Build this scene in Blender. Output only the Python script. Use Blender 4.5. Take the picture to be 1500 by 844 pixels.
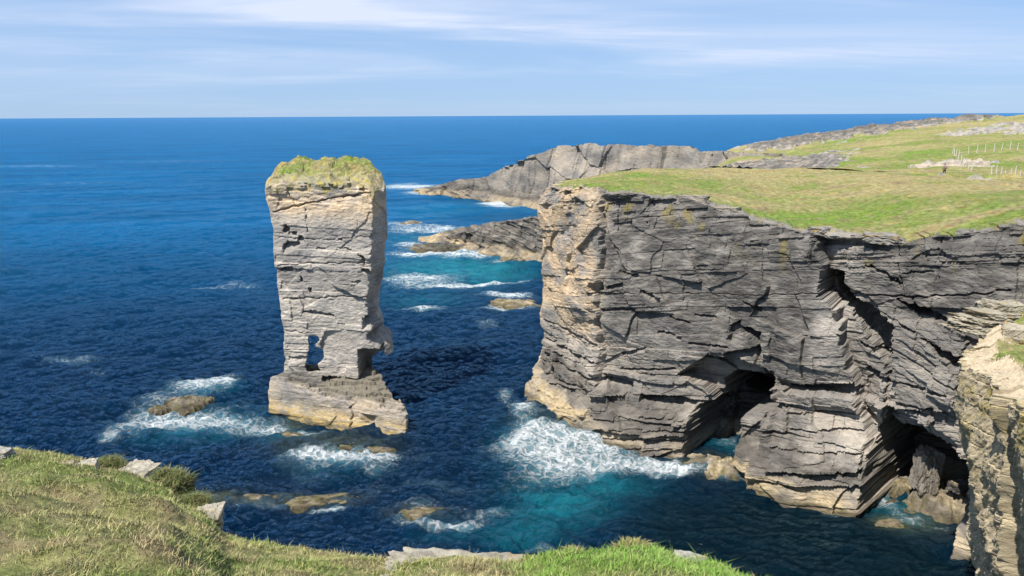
import bpy, bmesh, math, random
import numpy as np
from mathutils import Matrix, Vector

# ------------------------------------------------------------------ camera, sky, sun, exposure
for o in list(bpy.data.objects):
    bpy.data.objects.remove(o)
scene = bpy.context.scene
COL = scene.collection

F = 1100.0                      # focal length in pixels of a 1500 px wide picture
CAM = np.array([0.0, 0.0, 37.0])
PITCH = math.atan(253.0 / F)
ROLL = math.radians(0.31)
_r = np.array([1.0, 0, 0])
_f = np.array([0, math.cos(PITCH), -math.sin(PITCH)])
_u = np.array([0, math.sin(PITCH), math.cos(PITCH)])
CR = _r * math.cos(ROLL) - _u * math.sin(ROLL)
CU = _u * math.cos(ROLL) + _r * math.sin(ROLL)
CF = _f

cam_d = bpy.data.cameras.new('camera')
cam_d.lens = 36.0 * F / 1500.0
cam_d.clip_start = 0.1
cam_d.clip_end = 200000
cam = bpy.data.objects.new('camera', cam_d)
COL.objects.link(cam)
cam.matrix_world = Matrix(((CR[0], CU[0], -CF[0], CAM[0]), (CR[1], CU[1], -CF[1], CAM[1]),
                           (CR[2], CU[2], -CF[2], CAM[2]), (0, 0, 0, 1)))
scene.camera = cam

SUN_EL = math.radians(55)
SUN_AZ = math.radians(221)      # compass-like: clockwise from +Y; the sun stands behind and to the left
sun_to = np.array([math.sin(SUN_AZ) * math.cos(SUN_EL), math.cos(SUN_AZ) * math.cos(SUN_EL), math.sin(SUN_EL)])
sd = bpy.data.lights.new('sun', 'SUN')
sd.energy = 5.0
sd.angle = math.radians(0.53)
sd.color = (1.0, 0.95, 0.87)
sun = bpy.data.objects.new('sun', sd)
COL.objects.link(sun)
sun.rotation_euler = Vector(sun_to).to_track_quat('Z', 'Y').to_euler()

scene.view_settings.view_transform = 'Standard'
scene.view_settings.look = 'None'
scene.view_settings.gamma = 1
scene.view_settings.use_curve_mapping = False
scene.view_settings.exposure = 0.6

W = bpy.data.worlds.new('World')
scene.world = W
W.use_nodes = True
wn, wl = W.node_tree.nodes, W.node_tree.links
wn.clear()
def N(t, loc=None, **kw):
    n = wn.new(t)
    for k, v in kw.items():
        setattr(n, k, v)
    return n
wout = N('ShaderNodeOutputWorld')
bg = N('ShaderNodeBackground')
bg.inputs['Strength'].default_value = 0.083
sky = N('ShaderNodeTexSky', sky_type='NISHITA', sun_disc=False)
sky.sun_elevation = SUN_EL
sky.sun_rotation = SUN_AZ
sky.altitude = 30
sky.air_density = 1.0
sky.dust_density = 0.1
sky.ozone_density = 3.0
# high thin cloud on a flat layer: project the view direction onto it
tc = N('ShaderNodeTexCoord')
sep = N('ShaderNodeSeparateXYZ')
wl.new(tc.outputs['Generated'], sep.inputs[0])
zc = N('ShaderNodeMath', operation='MAXIMUM'); zc.inputs[1].default_value = 0.0
wl.new(sep.outputs['Z'], zc.inputs[0])
zc2 = N('ShaderNodeMath', operation='ADD'); zc2.inputs[1].default_value = 0.05
wl.new(zc.outputs[0], zc2.inputs[0])
dx = N('ShaderNodeMath', operation='DIVIDE'); wl.new(sep.outputs['X'], dx.inputs[0]); wl.new(zc2.outputs[0], dx.inputs[1])
dy = N('ShaderNodeMath', operation='DIVIDE'); wl.new(sep.outputs['Y'], dy.inputs[0]); wl.new(zc2.outputs[0], dy.inputs[1])
cmb = N('ShaderNodeCombineXYZ'); wl.new(dx.outputs[0], cmb.inputs[0]); wl.new(dy.outputs[0], cmb.inputs[1])
def cloud(scale, sx, sy, rot, detail, lo, hi, off):
    mp = N('ShaderNodeMapping')
    mp.inputs['Scale'].default_value = (sx, sy, 1)
    mp.inputs['Rotation'].default_value = (0, 0, rot)
    mp.inputs['Location'].default_value = off
    wl.new(cmb.outputs[0], mp.inputs[0])
    nz = N('ShaderNodeTexNoise')
    nz.inputs['Scale'].default_value = scale
    nz.inputs['Detail'].default_value = detail
    nz.inputs['Roughness'].default_value = 0.62
    nz.inputs['Distortion'].default_value = 0.5
    wl.new(mp.outputs[0], nz.inputs['Vector'])
    mr = N('ShaderNodeMapRange', interpolation_type='SMOOTHSTEP')
    mr.inputs['From Min'].default_value = lo
    mr.inputs['From Max'].default_value = hi
    wl.new(nz.outputs[0], mr.inputs['Value'])
    return mr.outputs[0]
c1 = cloud(0.55, 0.35, 1.0, 0.06, 9, 0.44, 0.70, (3.1, 0.4, 0))
c2 = cloud(0.30, 0.5, 0.8, -0.1, 4, 0.36, 0.66, (7.3, 2.2, 0))
cm = N('ShaderNodeMath', operation='MULTIPLY'); wl.new(c1, cm.inputs[0]); wl.new(c2, cm.inputs[1])
cveil = N('ShaderNodeMath', operation='MULTIPLY_ADD'); cveil.inputs[1].default_value = 0.55
wl.new(c2, cveil.inputs[0]); wl.new(cm.outputs[0], cveil.inputs[2])
hz = N('ShaderNodeMapRange', interpolation_type='SMOOTHSTEP')
hz.inputs['From Min'].default_value = 0.015; hz.inputs['From Max'].default_value = 0.10
hz.inputs['To Min'].default_value = 0.12; hz.inputs['To Max'].default_value = 0.9
wl.new(sep.outputs['Z'], hz.inputs['Value'])
camt = N('ShaderNodeMath', operation='MULTIPLY', use_clamp=True)
wl.new(cveil.outputs[0], camt.inputs[0]); wl.new(hz.outputs[0], camt.inputs[1])
# a lavender-blue veil over the clean sky, as the light haze over the sea gives it
veil = N('ShaderNodeMixRGB', blend_type='MULTIPLY'); veil.inputs[0].default_value = 1.0
veil.inputs[2].default_value = (0.56, 0.70, 0.98, 1)
wl.new(sky.outputs[0], veil.inputs[1])
mixc = N('ShaderNodeMixRGB'); mixc.inputs[2].default_value = (6.0, 6.7, 8.2, 1)
lav = N('ShaderNodeMixRGB'); lav.inputs[0].default_value = 0.72; lav.inputs[2].default_value = (3.2, 4.8, 7.3, 1)
wl.new(veil.outputs[0], lav.inputs[1])
wl.new(camt.outputs[0], mixc.inputs[0]); wl.new(lav.outputs[0], mixc.inputs[1])
wl.new(mixc.outputs[0], bg.inputs[0]); wl.new(bg.outputs[0], wout.inputs[0])

# ------------------------------------------------------------------ geometry helpers
def ray(px, py):
    return CF * F + CR * (px - 750.0) - CU * (py - 422.0)
def at_z(px, py, z=0.0):
    d = ray(px, py)
    return CAM + d * ((z - CAM[2]) / d[2])
def at_D(px, py, D):
    d = ray(px, py)
    return CAM + d * (D / d[1])

def smooth(x, a, b):
    t = np.clip((x - a) / (b - a), 0, 1)
    return t * t * (3 - 2 * t)

def _ih(i, j, seed):
    h = i.astype(np.int64).astype(np.uint32) * np.uint32(374761393) + j.astype(np.int64).astype(np.uint32) * np.uint32(668265263) \
        + np.uint32((seed * 1442695041) & 0xffffffff)
    h = (h ^ (h >> np.uint32(13))) * np.uint32(1274126177)
    h = (h ^ (h >> np.uint32(16))) * np.uint32(2246822519)
    return h ^ (h >> np.uint32(15))
def ihash(i, j, seed):
    return ((_ih(i, j, seed) >> np.uint32(8)) & np.uint32(0xffff)) / 65535.0
_GT = np.arange(256) * (2 * np.pi / 256)
_GX, _GY = np.cos(_GT), np.sin(_GT)
def h1(i, seed):
    return ihash(np.asarray(i), np.zeros_like(np.asarray(i)), seed)

def noise2(x, y, seed=0):
    x, y = np.broadcast_arrays(np.asarray(x, float), np.asarray(y, float))
    xi = np.floor(x); yi = np.floor(y)
    fx = x - xi; fy = y - yi
    xi = xi.astype(np.int64); yi = yi.astype(np.int64)
    def g(ii, jj, dx, dy):
        a = (_ih(ii, jj, seed) >> np.uint32(9)) & np.uint32(255)
        return _GX[a] * dx + _GY[a] * dy
    ux = fx * fx * fx * (fx * (fx * 6 - 15) + 10)
    uy = fy * fy * fy * (fy * (fy * 6 - 15) + 10)
    a = g(xi, yi, fx, fy); b = g(xi + 1, yi, fx - 1, fy)
    c = g(xi, yi + 1, fx, fy - 1); d = g(xi + 1, yi + 1, fx - 1, fy - 1)
    return 1.5 * ((a + (b - a) * ux) * (1 - uy) + (c + (d - c) * ux) * uy)
def fbm(x, y, seed=0, octv=4, gain=0.5):
    r = 0; a = 1.0; f = 1.0
    for k in range(octv):
        r = r + a * noise2(x * f + 17.3 * k, y * f - 9.1 * k, seed + k)
        a *= gain; f *= 2.03
    return r

def beds(zz, tmin, tmax, seed):
    rng = np.random.default_rng(seed)
    th = tmin + (tmax - tmin) * rng.random(int(160 / (0.5 * (tmin + tmax)))) ** 1.6
    b = np.concatenate([[-70.0], -70.0 + np.cumsum(th)])
    idx = np.clip(np.searchsorted(b, zz), 1, len(b) - 1)
    lo = zz - b[idx - 1]; hi = b[idx] - zz
    return idx, lo, hi

def strata(S, Z, seed, tmin, tmax, wmin, wmax, dip, ab, aj, warp=0.4, skew=0.0):
    zz = Z + dip * S + warp * fbm(S / 16.0, Z / 16.0, seed + 5, 2)
    idx, lo, hi = beds(zz, tmin, tmax, seed)
    w = wmin + (wmax - wmin) * h1(idx, seed + 1)
    ss = S + 50 * h1(idx, seed + 2) + skew * Z + 0.25 * noise2(Z * 0.9, S * 0.15, seed + 3)
    j = np.floor(ss / w)
    fj = (ss / w - j) * w
    dj = np.minimum(fj, w - fj)
    hb = h1(idx, seed + 7); hj = ihash(idx, j.astype(np.int64), seed + 8)
    return (hb - 0.5) * ab + (hj - 0.5) * aj, hb, hj, np.minimum(lo, hi), dj

def facets(S, Z, a, b, seed, amp, tilt, shear=0.0):
    x = (S + shear * Z) / a; y = Z / b
    xi = np.floor(x).astype(np.int64); yi = np.floor(y).astype(np.int64)
    best = np.full(S.shape, 1e9); off = np.zeros(S.shape); tone = np.zeros(S.shape)
    sec = np.full(S.shape, 1e9)
    for di in (-1, 0, 1):
        for dj in (-1, 0, 1):
            ii = xi + di; jj = yi + dj
            cx = ii + ihash(ii, jj, seed); cy = jj + ihash(ii, jj, seed + 1)
            d = (x - cx) ** 2 + (y - cy) ** 2
            o = (ihash(ii, jj, seed + 2) - 0.5) * amp + (x - cx) * a * (ihash(ii, jj, seed + 3) - 0.5) * tilt \
                + (y - cy) * b * (ihash(ii, jj, seed + 4) - 0.5) * tilt
            m = d < best
            sec = np.where(m, best, np.minimum(sec, d))
            off = np.where(m, o, off); tone = np.where(m, ihash(ii, jj, seed + 6), tone)
            best = np.where(m, d, best)
    edge = np.sqrt(sec) - np.sqrt(best)
    return off, tone, edge

# ------------------------------------------------------------------ object helpers
def mesh_np(name, V, Q, mat=None, parent=None, attrs=None, smooth_shade=False, mask=None):
    """V (n,3); Q (m,k) quads or triangles; attrs {name: (n,) or (n,3)}"""
    if mask is not None:
        Q = Q[mask]
    used, inv = np.unique(Q.ravel(), return_inverse=True)
    V = V[used]; k = Q.shape[1]; m = len(Q)
    me = bpy.data.meshes.new(name)
    me.vertices.add(len(V)); me.loops.add(m * k); me.polygons.add(m)
    me.vertices.foreach_set('co', np.ascontiguousarray(V, np.float32).ravel())
    me.loops.foreach_set('vertex_index', inv.astype(np.int32))
    me.polygons.foreach_set('loop_start', np.arange(0, m * k, k, dtype=np.int32))
    me.polygons.foreach_set('use_smooth', np.full(m, smooth_shade))
    me.update(calc_edges=True)
    for an, av in (attrs or {}).items():
        av = np.asarray(av)[used]
        if av.ndim == 1:
            a = me.attributes.new(an, 'FLOAT', 'POINT')
            a.data.foreach_set('value', av.astype(np.float32))
        else:
            a = me.attributes.new(an, 'FLOAT_COLOR', 'POINT')
            a.data.foreach_set('color', np.concatenate([av, np.ones((len(av), 1))], 1).astype(np.float32).ravel())
    ob = bpy.data.objects.new(name, me)
    COL.objects.link(ob)
    if mat: me.materials.append(mat)
    if parent: ob.parent = parent
    return ob
def empty(name, loc=(0, 0, 0), rz=0):
    o = bpy.data.objects.new(name, None)
    COL.objects.link(o)
    o.location = loc; o.rotation_euler = (0, 0, rz)
    return o
def tag(o, label=None, cat=None, group=None, kind=None):
    if label: o['label'] = label
    if cat: o['category'] = cat
    if group: o['group'] = group
    if kind or (label and cat): o['kind'] = kind or 'thing'
    return o
def grid_quads(nr, nc):
    i = np.arange(nr - 1)[:, None] * nc + np.arange(nc - 1)[None, :]
    return np.stack([i, i + 1, i + nc + 1, i + nc], -1).reshape(-1, 4)

# ------------------------------------------------------------------ materials
def mat_base(name):
    m = bpy.data.materials.new(name)
    m.use_nodes = True
    nt = m.node_tree
    b = nt.nodes['Principled BSDF']
    return m, nt, b
def mnode(nt, t, **kw):
    n = nt.nodes.new(t)
    for k, v in kw.items():
        setattr(n, k, v)
    return n

def mat_attr(name, rough, fine, fine_amt, bump_scale, bump, stretch=(1, 1, 1), spec=0.3, detail=8, hue=None):
    """vertex colour from the mesh x fine procedural mottling, with fine relief"""
    m, nt, b = mat_base(name)
    at = mnode(nt, 'ShaderNodeAttribute', attribute_name='Col')
    geo = mnode(nt, 'ShaderNodeNewGeometry')
    mp = mnode(nt, 'ShaderNodeMapping'); mp.inputs['Scale'].default_value = stretch
    nt.links.new(geo.outputs['Position'], mp.inputs[0])
    nz = mnode(nt, 'ShaderNodeTexNoise'); nz.inputs['Scale'].default_value = fine
    nz.inputs['Detail'].default_value = detail; nz.inputs['Roughness'].default_value = 0.65
    nt.links.new(mp.outputs[0], nz.inputs['Vector'])
    mr = mnode(nt, 'ShaderNodeMapRange'); mr.inputs['From Min'].default_value = 0.25; mr.inputs['From Max'].default_value = 0.75
    mr.inputs['To Min'].default_value = 1 - fine_amt; mr.inputs['To Max'].default_value = 1 + fine_amt
    nt.links.new(nz.outputs[0], mr.inputs['Value'])
    mx = mnode(nt, 'ShaderNodeMixRGB', blend_type='MULTIPLY'); mx.inputs[0].default_value = 1
    nt.links.new(at.outputs['Color'], mx.inputs[1]); nt.links.new(mr.outputs[0], mx.inputs[2])
    out = mx.outputs[0]
    if hue:
        n3 = mnode(nt, 'ShaderNodeTexNoise'); n3.inputs['Scale'].default_value = fine * 0.37; n3.inputs['Detail'].default_value = 4
        nt.links.new(geo.outputs['Position'], n3.inputs['Vector'])
        r3 = mnode(nt, 'ShaderNodeMapRange'); r3.inputs['From Min'].default_value = 0.5; r3.inputs['From Max'].default_value = 0.7
        nt.links.new(n3.outputs[0], r3.inputs['Value'])
        m3 = mnode(nt, 'ShaderNodeMixRGB', blend_type='MULTIPLY'); m3.inputs[2].default_value = (*hue, 1)
        nt.links.new(r3.outputs[0], m3.inputs[0]); nt.links.new(out, m3.inputs[1])
        out = m3.outputs[0]
    nt.links.new(out, b.inputs['Base Color'])
    b.inputs['Roughness'].default_value = rough
    b.inputs['Specular IOR Level'].default_value = spec
    if bump:
        n2 = mnode(nt, 'ShaderNodeTexNoise'); n2.inputs['Scale'].default_value = bump_scale
        n2.inputs['Detail'].default_value = 6; n2.inputs['Roughness'].default_value = 0.7
        nt.links.new(mp.outputs[0], n2.inputs['Vector'])
        bp = mnode(nt, 'ShaderNodeBump'); bp.inputs['Strength'].default_value = 1.0; bp.inputs['Distance'].default_value = bump
        nt.links.new(n2.outputs[0], bp.inputs['Height']); nt.links.new(bp.outputs[0], b.inputs['Normal'])
    return m

M_ROCK = mat_attr('sandstone', 0.92, 1.6, 0.28, 2.6, 0.16, (1, 1, 2.6), 0.2, hue=(0.86, 0.88, 0.92))
M_ROCKFAR = mat_attr('far_sandstone', 0.95, 0.7, 0.3, 0.8, 0.5, (1, 1, 2.2), 0.15)
M_TURF = mat_attr('turf', 0.95, 2.2, 0.5, 2.4, 0.45, (1, 1, 1), 0.1, hue=(1.12, 0.96, 0.8))
M_NEARTURF = mat_attr('near_turf', 0.95, 9.0, 0.45, 14.0, 0.06, (1, 1, 1), 0.1)
M_BLADE = mat_attr('grass_blades', 0.75, 3.0, 0.3, 1, 0, (1, 1, 1), 0.25)
M_NEARROCK = mat_attr('lichen_rock', 0.93, 6.0, 0.3, 9.0, 0.06, (1, 1, 1.6), 0.2)

def mat_plain(name, col, rough=0.8, fine=8.0, amt=0.25, metallic=0):
    m, nt, b = mat_base(name)
    tcn = mnode(nt, 'ShaderNodeTexCoord')
    nz = mnode(nt, 'ShaderNodeTexNoise'); nz.inputs['Scale'].default_value = fine; nz.inputs['Detail'].default_value = 5
    nt.links.new(tcn.outputs['Object'], nz.inputs['Vector'])
    mr = mnode(nt, 'ShaderNodeMapRange'); mr.inputs['To Min'].default_value = 1 - amt; mr.inputs['To Max'].default_value = 1 + amt
    nt.links.new(nz.outputs[0], mr.inputs['Value'])
    mx = mnode(nt, 'ShaderNodeMixRGB', blend_type='MULTIPLY'); mx.inputs[0].default_value = 1; mx.inputs[1].default_value = (*col, 1)
    nt.links.new(mr.outputs[0], mx.inputs[2]); nt.links.new(mx.outputs[0], b.inputs['Base Color'])
    b.inputs['Roughness'].default_value = rough; b.inputs['Metallic'].default_value = metallic
    return m

# ------------------------------------------------------------------ rock colour
C_GREY = np.array([0.216, 0.199, 0.180]); C_DARK = np.array([0.082, 0.076, 0.069]); C_WARM = np.array([0.46, 0.345, 0.220])
C_PALE = np.array([0.395, 0.364, 0.320]); C_TIDE = np.array([0.42, 0.325, 0.190]); C_BLACK = np.array([0.060, 0.054, 0.046])
C_LICH = np.array([0.34, 0.27, 0.05])
def mix(a, b, t):
    t = np.asarray(t)[..., None]
    return a * (1 - t) + b * t

def rock_colour(S, Z, tone, tone2, warm, dark, tide_h=2.6, black_h=7.5, seed=0, tide=1.0, cdip=0.0):
    n1 = fbm(S / 5.0, Z / 4.0, seed + 31, 4); Zd = Z + cdip * S; n2 = fbm(S / 1.1, Zd / 0.35, seed + 41, 3); n3 = fbm(S / 2.0, Zd / 0.8, seed + 51, 3)
    c = mix(np.broadcast_to(C_GREY, S.shape + (3,)), C_PALE, np.clip(0.35 + 0.5 * (tone - 0.5) + 0.55 * n1, 0, 1))
    c = mix(c, C_WARM, np.clip(warm * (0.55 + 0.9 * n1 + 0.3 * (tone2 - 0.5)), 0, 0.9))
    c = mix(c, C_DARK, np.clip(dark * (0.75 + 0.5 * n3 + 0.3 * (tone2 - 0.5)), 0, 1))
    c = c * (1 + 0.22 * (tone2 - 0.5) + 0.12 * n2 + 0.08 * n3)[..., None]
    zz = Z + 1.1 * n1 + 0.35 * n2
    bl = smooth(zz, tide_h - 0.6, tide_h + 0.4) * (1 - smooth(zz, black_h * 0.62, black_h))
    c = mix(c, C_BLACK, bl * (0.62 + 0.25 * n3))
    td = 1 - smooth(zz, tide_h - 0.5, tide_h + 0.4)
    c = mix(c, C_TIDE * (1 + 0.25 * n2 + 0.3 * (tone2 - 0.5))[..., None], td * tide * np.clip(0.75 + 0.7 * n1, 0, 1))
    c = mix(c, np.array([0.10, 0.095, 0.045]), 0.6 * (1 - smooth(zz, 0.2, 1.0)) * smooth(n3 + n1, 0.0, 0.5))
    wet = 1 - smooth(Z + 0.25 * n1, 0.1, 0.7)
    c = c * (1 - 0.5 * wet)[..., None]
    return np.clip(c, 0.015, 0.7)

G_GREEN = np.array([0.185, 0.222, 0.062]); G_LUSH = np.array([0.150, 0.245, 0.040]); G_STRAW = np.array([0.325, 0.282, 0.132])
G_BROWN = np.array([0.225, 0.170, 0.100])
def turf_colour(X, Y, seed=0, sc=1.0, straw=0.0, lush=0.0):
    a = fbm(X / (14 * sc), Y / (10 * sc), seed + 1, 4); b = fbm(X / (3.2 * sc), Y / (2.4 * sc), seed + 2, 4); d = fbm(X / (0.8 * sc), Y / (0.8 * sc), seed + 3, 3)
    c = mix(np.broadcast_to(G_GREEN, X.shape + (3,)), G_STRAW, np.clip(0.55 + 0.9 * a + 0.45 * b + 0.25 * d + straw, 0, 1))
    c = mix(c, G_LUSH, np.clip(lush + smooth(-a + 0.5 * b, 0.35, 0.8) * 0.8, 0, 1))
    c = mix(c, G_BROWN, np.clip(smooth(b + 0.6 * d, 0.25, 0.8) * 0.7, 0, 1))
    return np.clip(c * (1 + 0.2 * d)[..., None], 0.01, 0.6)

# ------------------------------------------------------------------ cliff walls
class Wall:
    """a cliff that follows a plan line; the face is pushed in and out as a function of (s, z), so it can
    overhang, be undercut and hold caves; the land above runs from the rim to an inner spine."""
    def __init__(self, plan, ds, fine=None, ds_coarse=0.8, nsm=5.0):
        P = np.array([at_D(*p)[:2] for p in plan])
        # Catmull-like smoothing by dense linear resample + box filter
        d = np.concatenate([[0], np.cumsum(np.hypot(*np.diff(P, axis=0).T))])
        self.L = d[-1]
        self.knots = d
        base = np.arange(0, self.L, 0.1)
        X = np.interp(base, d, P[:, 0]); Y = np.interp(base, d, P[:, 1])
        def sm(a, w):
            k = max(3, int(w / 0.1) | 1)
            ap = np.concatenate([a[0] - (a[1:k][::-1] - a[0]), a, a[-1] - (a[-k:-1][::-1] - a[-1])])
            return np.convolve(ap, np.ones(k) / k, 'same')[k - 1:k - 1 + len(a)]
        X = sm(X, 2.2); Y = sm(Y, 2.2)
        self.bs, self.bx, self.by = base, X, Y
        Xs = sm(X, nsm); Ys = sm(Y, nsm)
        tx = np.gradient(Xs); ty = np.gradient(Ys); l = np.hypot(tx, ty)
        self.bnx, self.bny = ty / l, -tx / l        # right-hand side of the walking direction = outward
        if fine:
            s0, s1 = d[fine[0]], d[fine[1]]
            self.s = np.concatenate([np.arange(0, s0, ds_coarse), np.arange(s0, s1, ds), np.arange(s1, base[-1], ds_coarse)])
        else:
            self.s = np.arange(0, base[-1], ds)
        self.X = np.interp(self.s, base, X); self.Y = np.interp(self.s, base, Y)
        self.nx = np.interp(self.s, base, self.bnx); self.ny = np.interp(self.s, base, self.bny)
    def sz(self, px, py, smin=0):
        """(s, z) where the sight line through a picture point meets the plain wall"""
        d = ray(px, py)
        cross = self.bx * d[1] - self.by * d[0]
        k = np.where(np.diff(np.sign(cross)) != 0)[0]
        k = k[self.bs[k] >= smin]
        if len(k) == 0:
            k = np.array([np.argmin(np.abs(cross) + 1e6 * (self.bs < smin))])
        i = k[np.argmin(self.by[k])]
        return self.bs[i], CAM[2] + d[2] * self.by[i] / d[1]
    def line(self, pts, smin=0):
        a = np.array([self.sz(*p, smin=smin) for p in pts])
        return a[np.argsort(a[:, 0])]

def apply_features(S, Z, n, feats, conv):
    for ft in feats:
        kind = ft[0]
        if kind in ('under', 'cave', 'slab', 'box'):
            _, top, bot, depth, pw = ft
            t = conv(top); b = conv(bot)
            s0, s1 = max(t[0, 0], b[0, 0]) , min(t[-1, 0], b[-1, 0])
            s0 = min(t[0, 0], b[0, 0]); s1 = max(t[-1, 0], b[-1, 0])
            jit = 0.18 * noise2(S * 1.7, Z * 1.7, 77) + 0.10 * noise2(S * 5, Z * 5, 78)
            Sj = S + jit; Zj = Z + 0.7 * jit
            zt = np.interp(Sj, t[:, 0], t[:, 1]); zb = np.interp(Sj, b[:, 0], b[:, 1])
            m = (Sj > s0) & (Sj < s1) & (Zj < zt) & (Zj > zb)
            q = np.clip((Zj - zb) / np.maximum(zt - zb, 0.05), 0, 1)
            if kind == 'under':
                off = -depth * q ** pw
            elif kind == 'slab':
                off = depth * (1 - q) ** pw
            elif kind == 'box':
                off = -depth + 0 * q
            else:
                jc = 0.45 * fbm(S * 0.9, Z * 1.3, 86, 3)
                e = np.minimum(np.minimum(Sj - s0, s1 - Sj) / max(pw, 0.9), np.minimum(zt - Zj, (Zj - zb) * 2 + 0.6) / pw)
                off = -depth * np.clip(0.25 + e + jc * (e < 1.2), 0, 1)
            n = n + np.where(m, off, 0)
        elif kind == 'step':
            _, pts, depth, Ld = ft
            a = conv(pts, order='z')
            bi = beds(Z - 0.1 * S, 0.7, 3.2, 83)[0]
            sl = np.interp(Z, a[:, 1], a[:, 0]) + 0.35 * noise2(Z * 0.5, S * 0.1, 79) + 0.55 * (h1(bi, 84) - 0.5)
            zm = smooth(Z, a[0, 1] - 0.5, a[0, 1] + 0.3) * (1 - smooth(Z, a[-1, 1] - 0.3, a[-1, 1] + 0.5))
            r = S - sl
            r = r + 0.30 * fbm(S * 1.1, Z * 0.9, 85, 3)
            n = n - depth * smooth(r, 0.0, 0.4) * np.exp(-np.maximum(r - 0.4, 0) / Ld) * zm
        elif kind == 'crack':
            _, pts, width, depth = ft
            a = conv(pts, order='none')
            dmin = np.full(S.shape, 1e9)
            wob = 0.16 * noise2(S * 1.3, Z * 1.3, 80)
            for p, q in zip(a[:-1], a[1:]):
                vx, vz = q - p; l2 = vx * vx + vz * vz + 1e-9
                u = np.clip(((S - p[0]) * vx + (Z - p[1]) * vz) / l2, 0, 1)
                dmin = np.minimum(dmin, np.hypot(S - p[0] - u * vx, Z - p[1] - u * vz + wob))
            n = n - depth * np.clip(1.3 - dmin / width, 0, 1)
    return n

def rock_relief(S, Z, seed, dip, rough, amp=1.0, big=1.0):
    """bedded, jointed sandstone: returns outward offset and two tone fields"""
    n = big * 0.9 * fbm(S / 13.0, Z / 11.0, seed, 3)
    fo, ft, fe = facets(S + 0.5 * noise2(S * .5, Z * .5, seed + 9), Z, 5.5, 4.0, seed + 11, 0.55, 0.22, 0.25)
    n += amp * fo
    n -= amp * 0.05 * np.clip(1 - fe / 0.02, 0, 1)
    o, hb, hj, db, dj = strata(S, Z, seed + 60, 0.7, 3.2, 2.5, 8.0, dip, 0.20, 0.30, 0.2)
    n += amp * o
    n -= amp * 0.11 * np.clip(1.2 - db / 0.045, 0, 1) * (0.3 + 0.7 * (noise2(S * .35, Z * .5, seed + 13) > -0.15))
    n -= amp * 0.10 * np.clip(1.2 - dj / 0.05, 0, 1) * (noise2(S * .4, Z * .3, seed + 14) > 0.0)
    rm = np.clip(rough + 0.9 * fbm(S / 6.0, Z / 5.0, seed + 21, 2), 0.06, 1.5)
    o2, hb2, hj2, db2, dj2 = strata(S, Z, seed + 70, 0.14, 0.7, 0.8, 3.2, dip * 1.15, 0.13, 0.20, 0.25, 0.1)
    n += amp * rm * o2
    n -= amp * rm * 0.07 * np.clip(1.2 - db2 / 0.035, 0, 1)
    n += 0.05 * fbm(S / 0.6, Z / 0.3, seed + 25, 3) + 0.06 * fbm(S / 2.1, Z / 1.4, seed + 26, 3)
    return n, 0.5 * ft + 0.5 * hj, 0.5 * hj2 + 0.5 * hb

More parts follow.
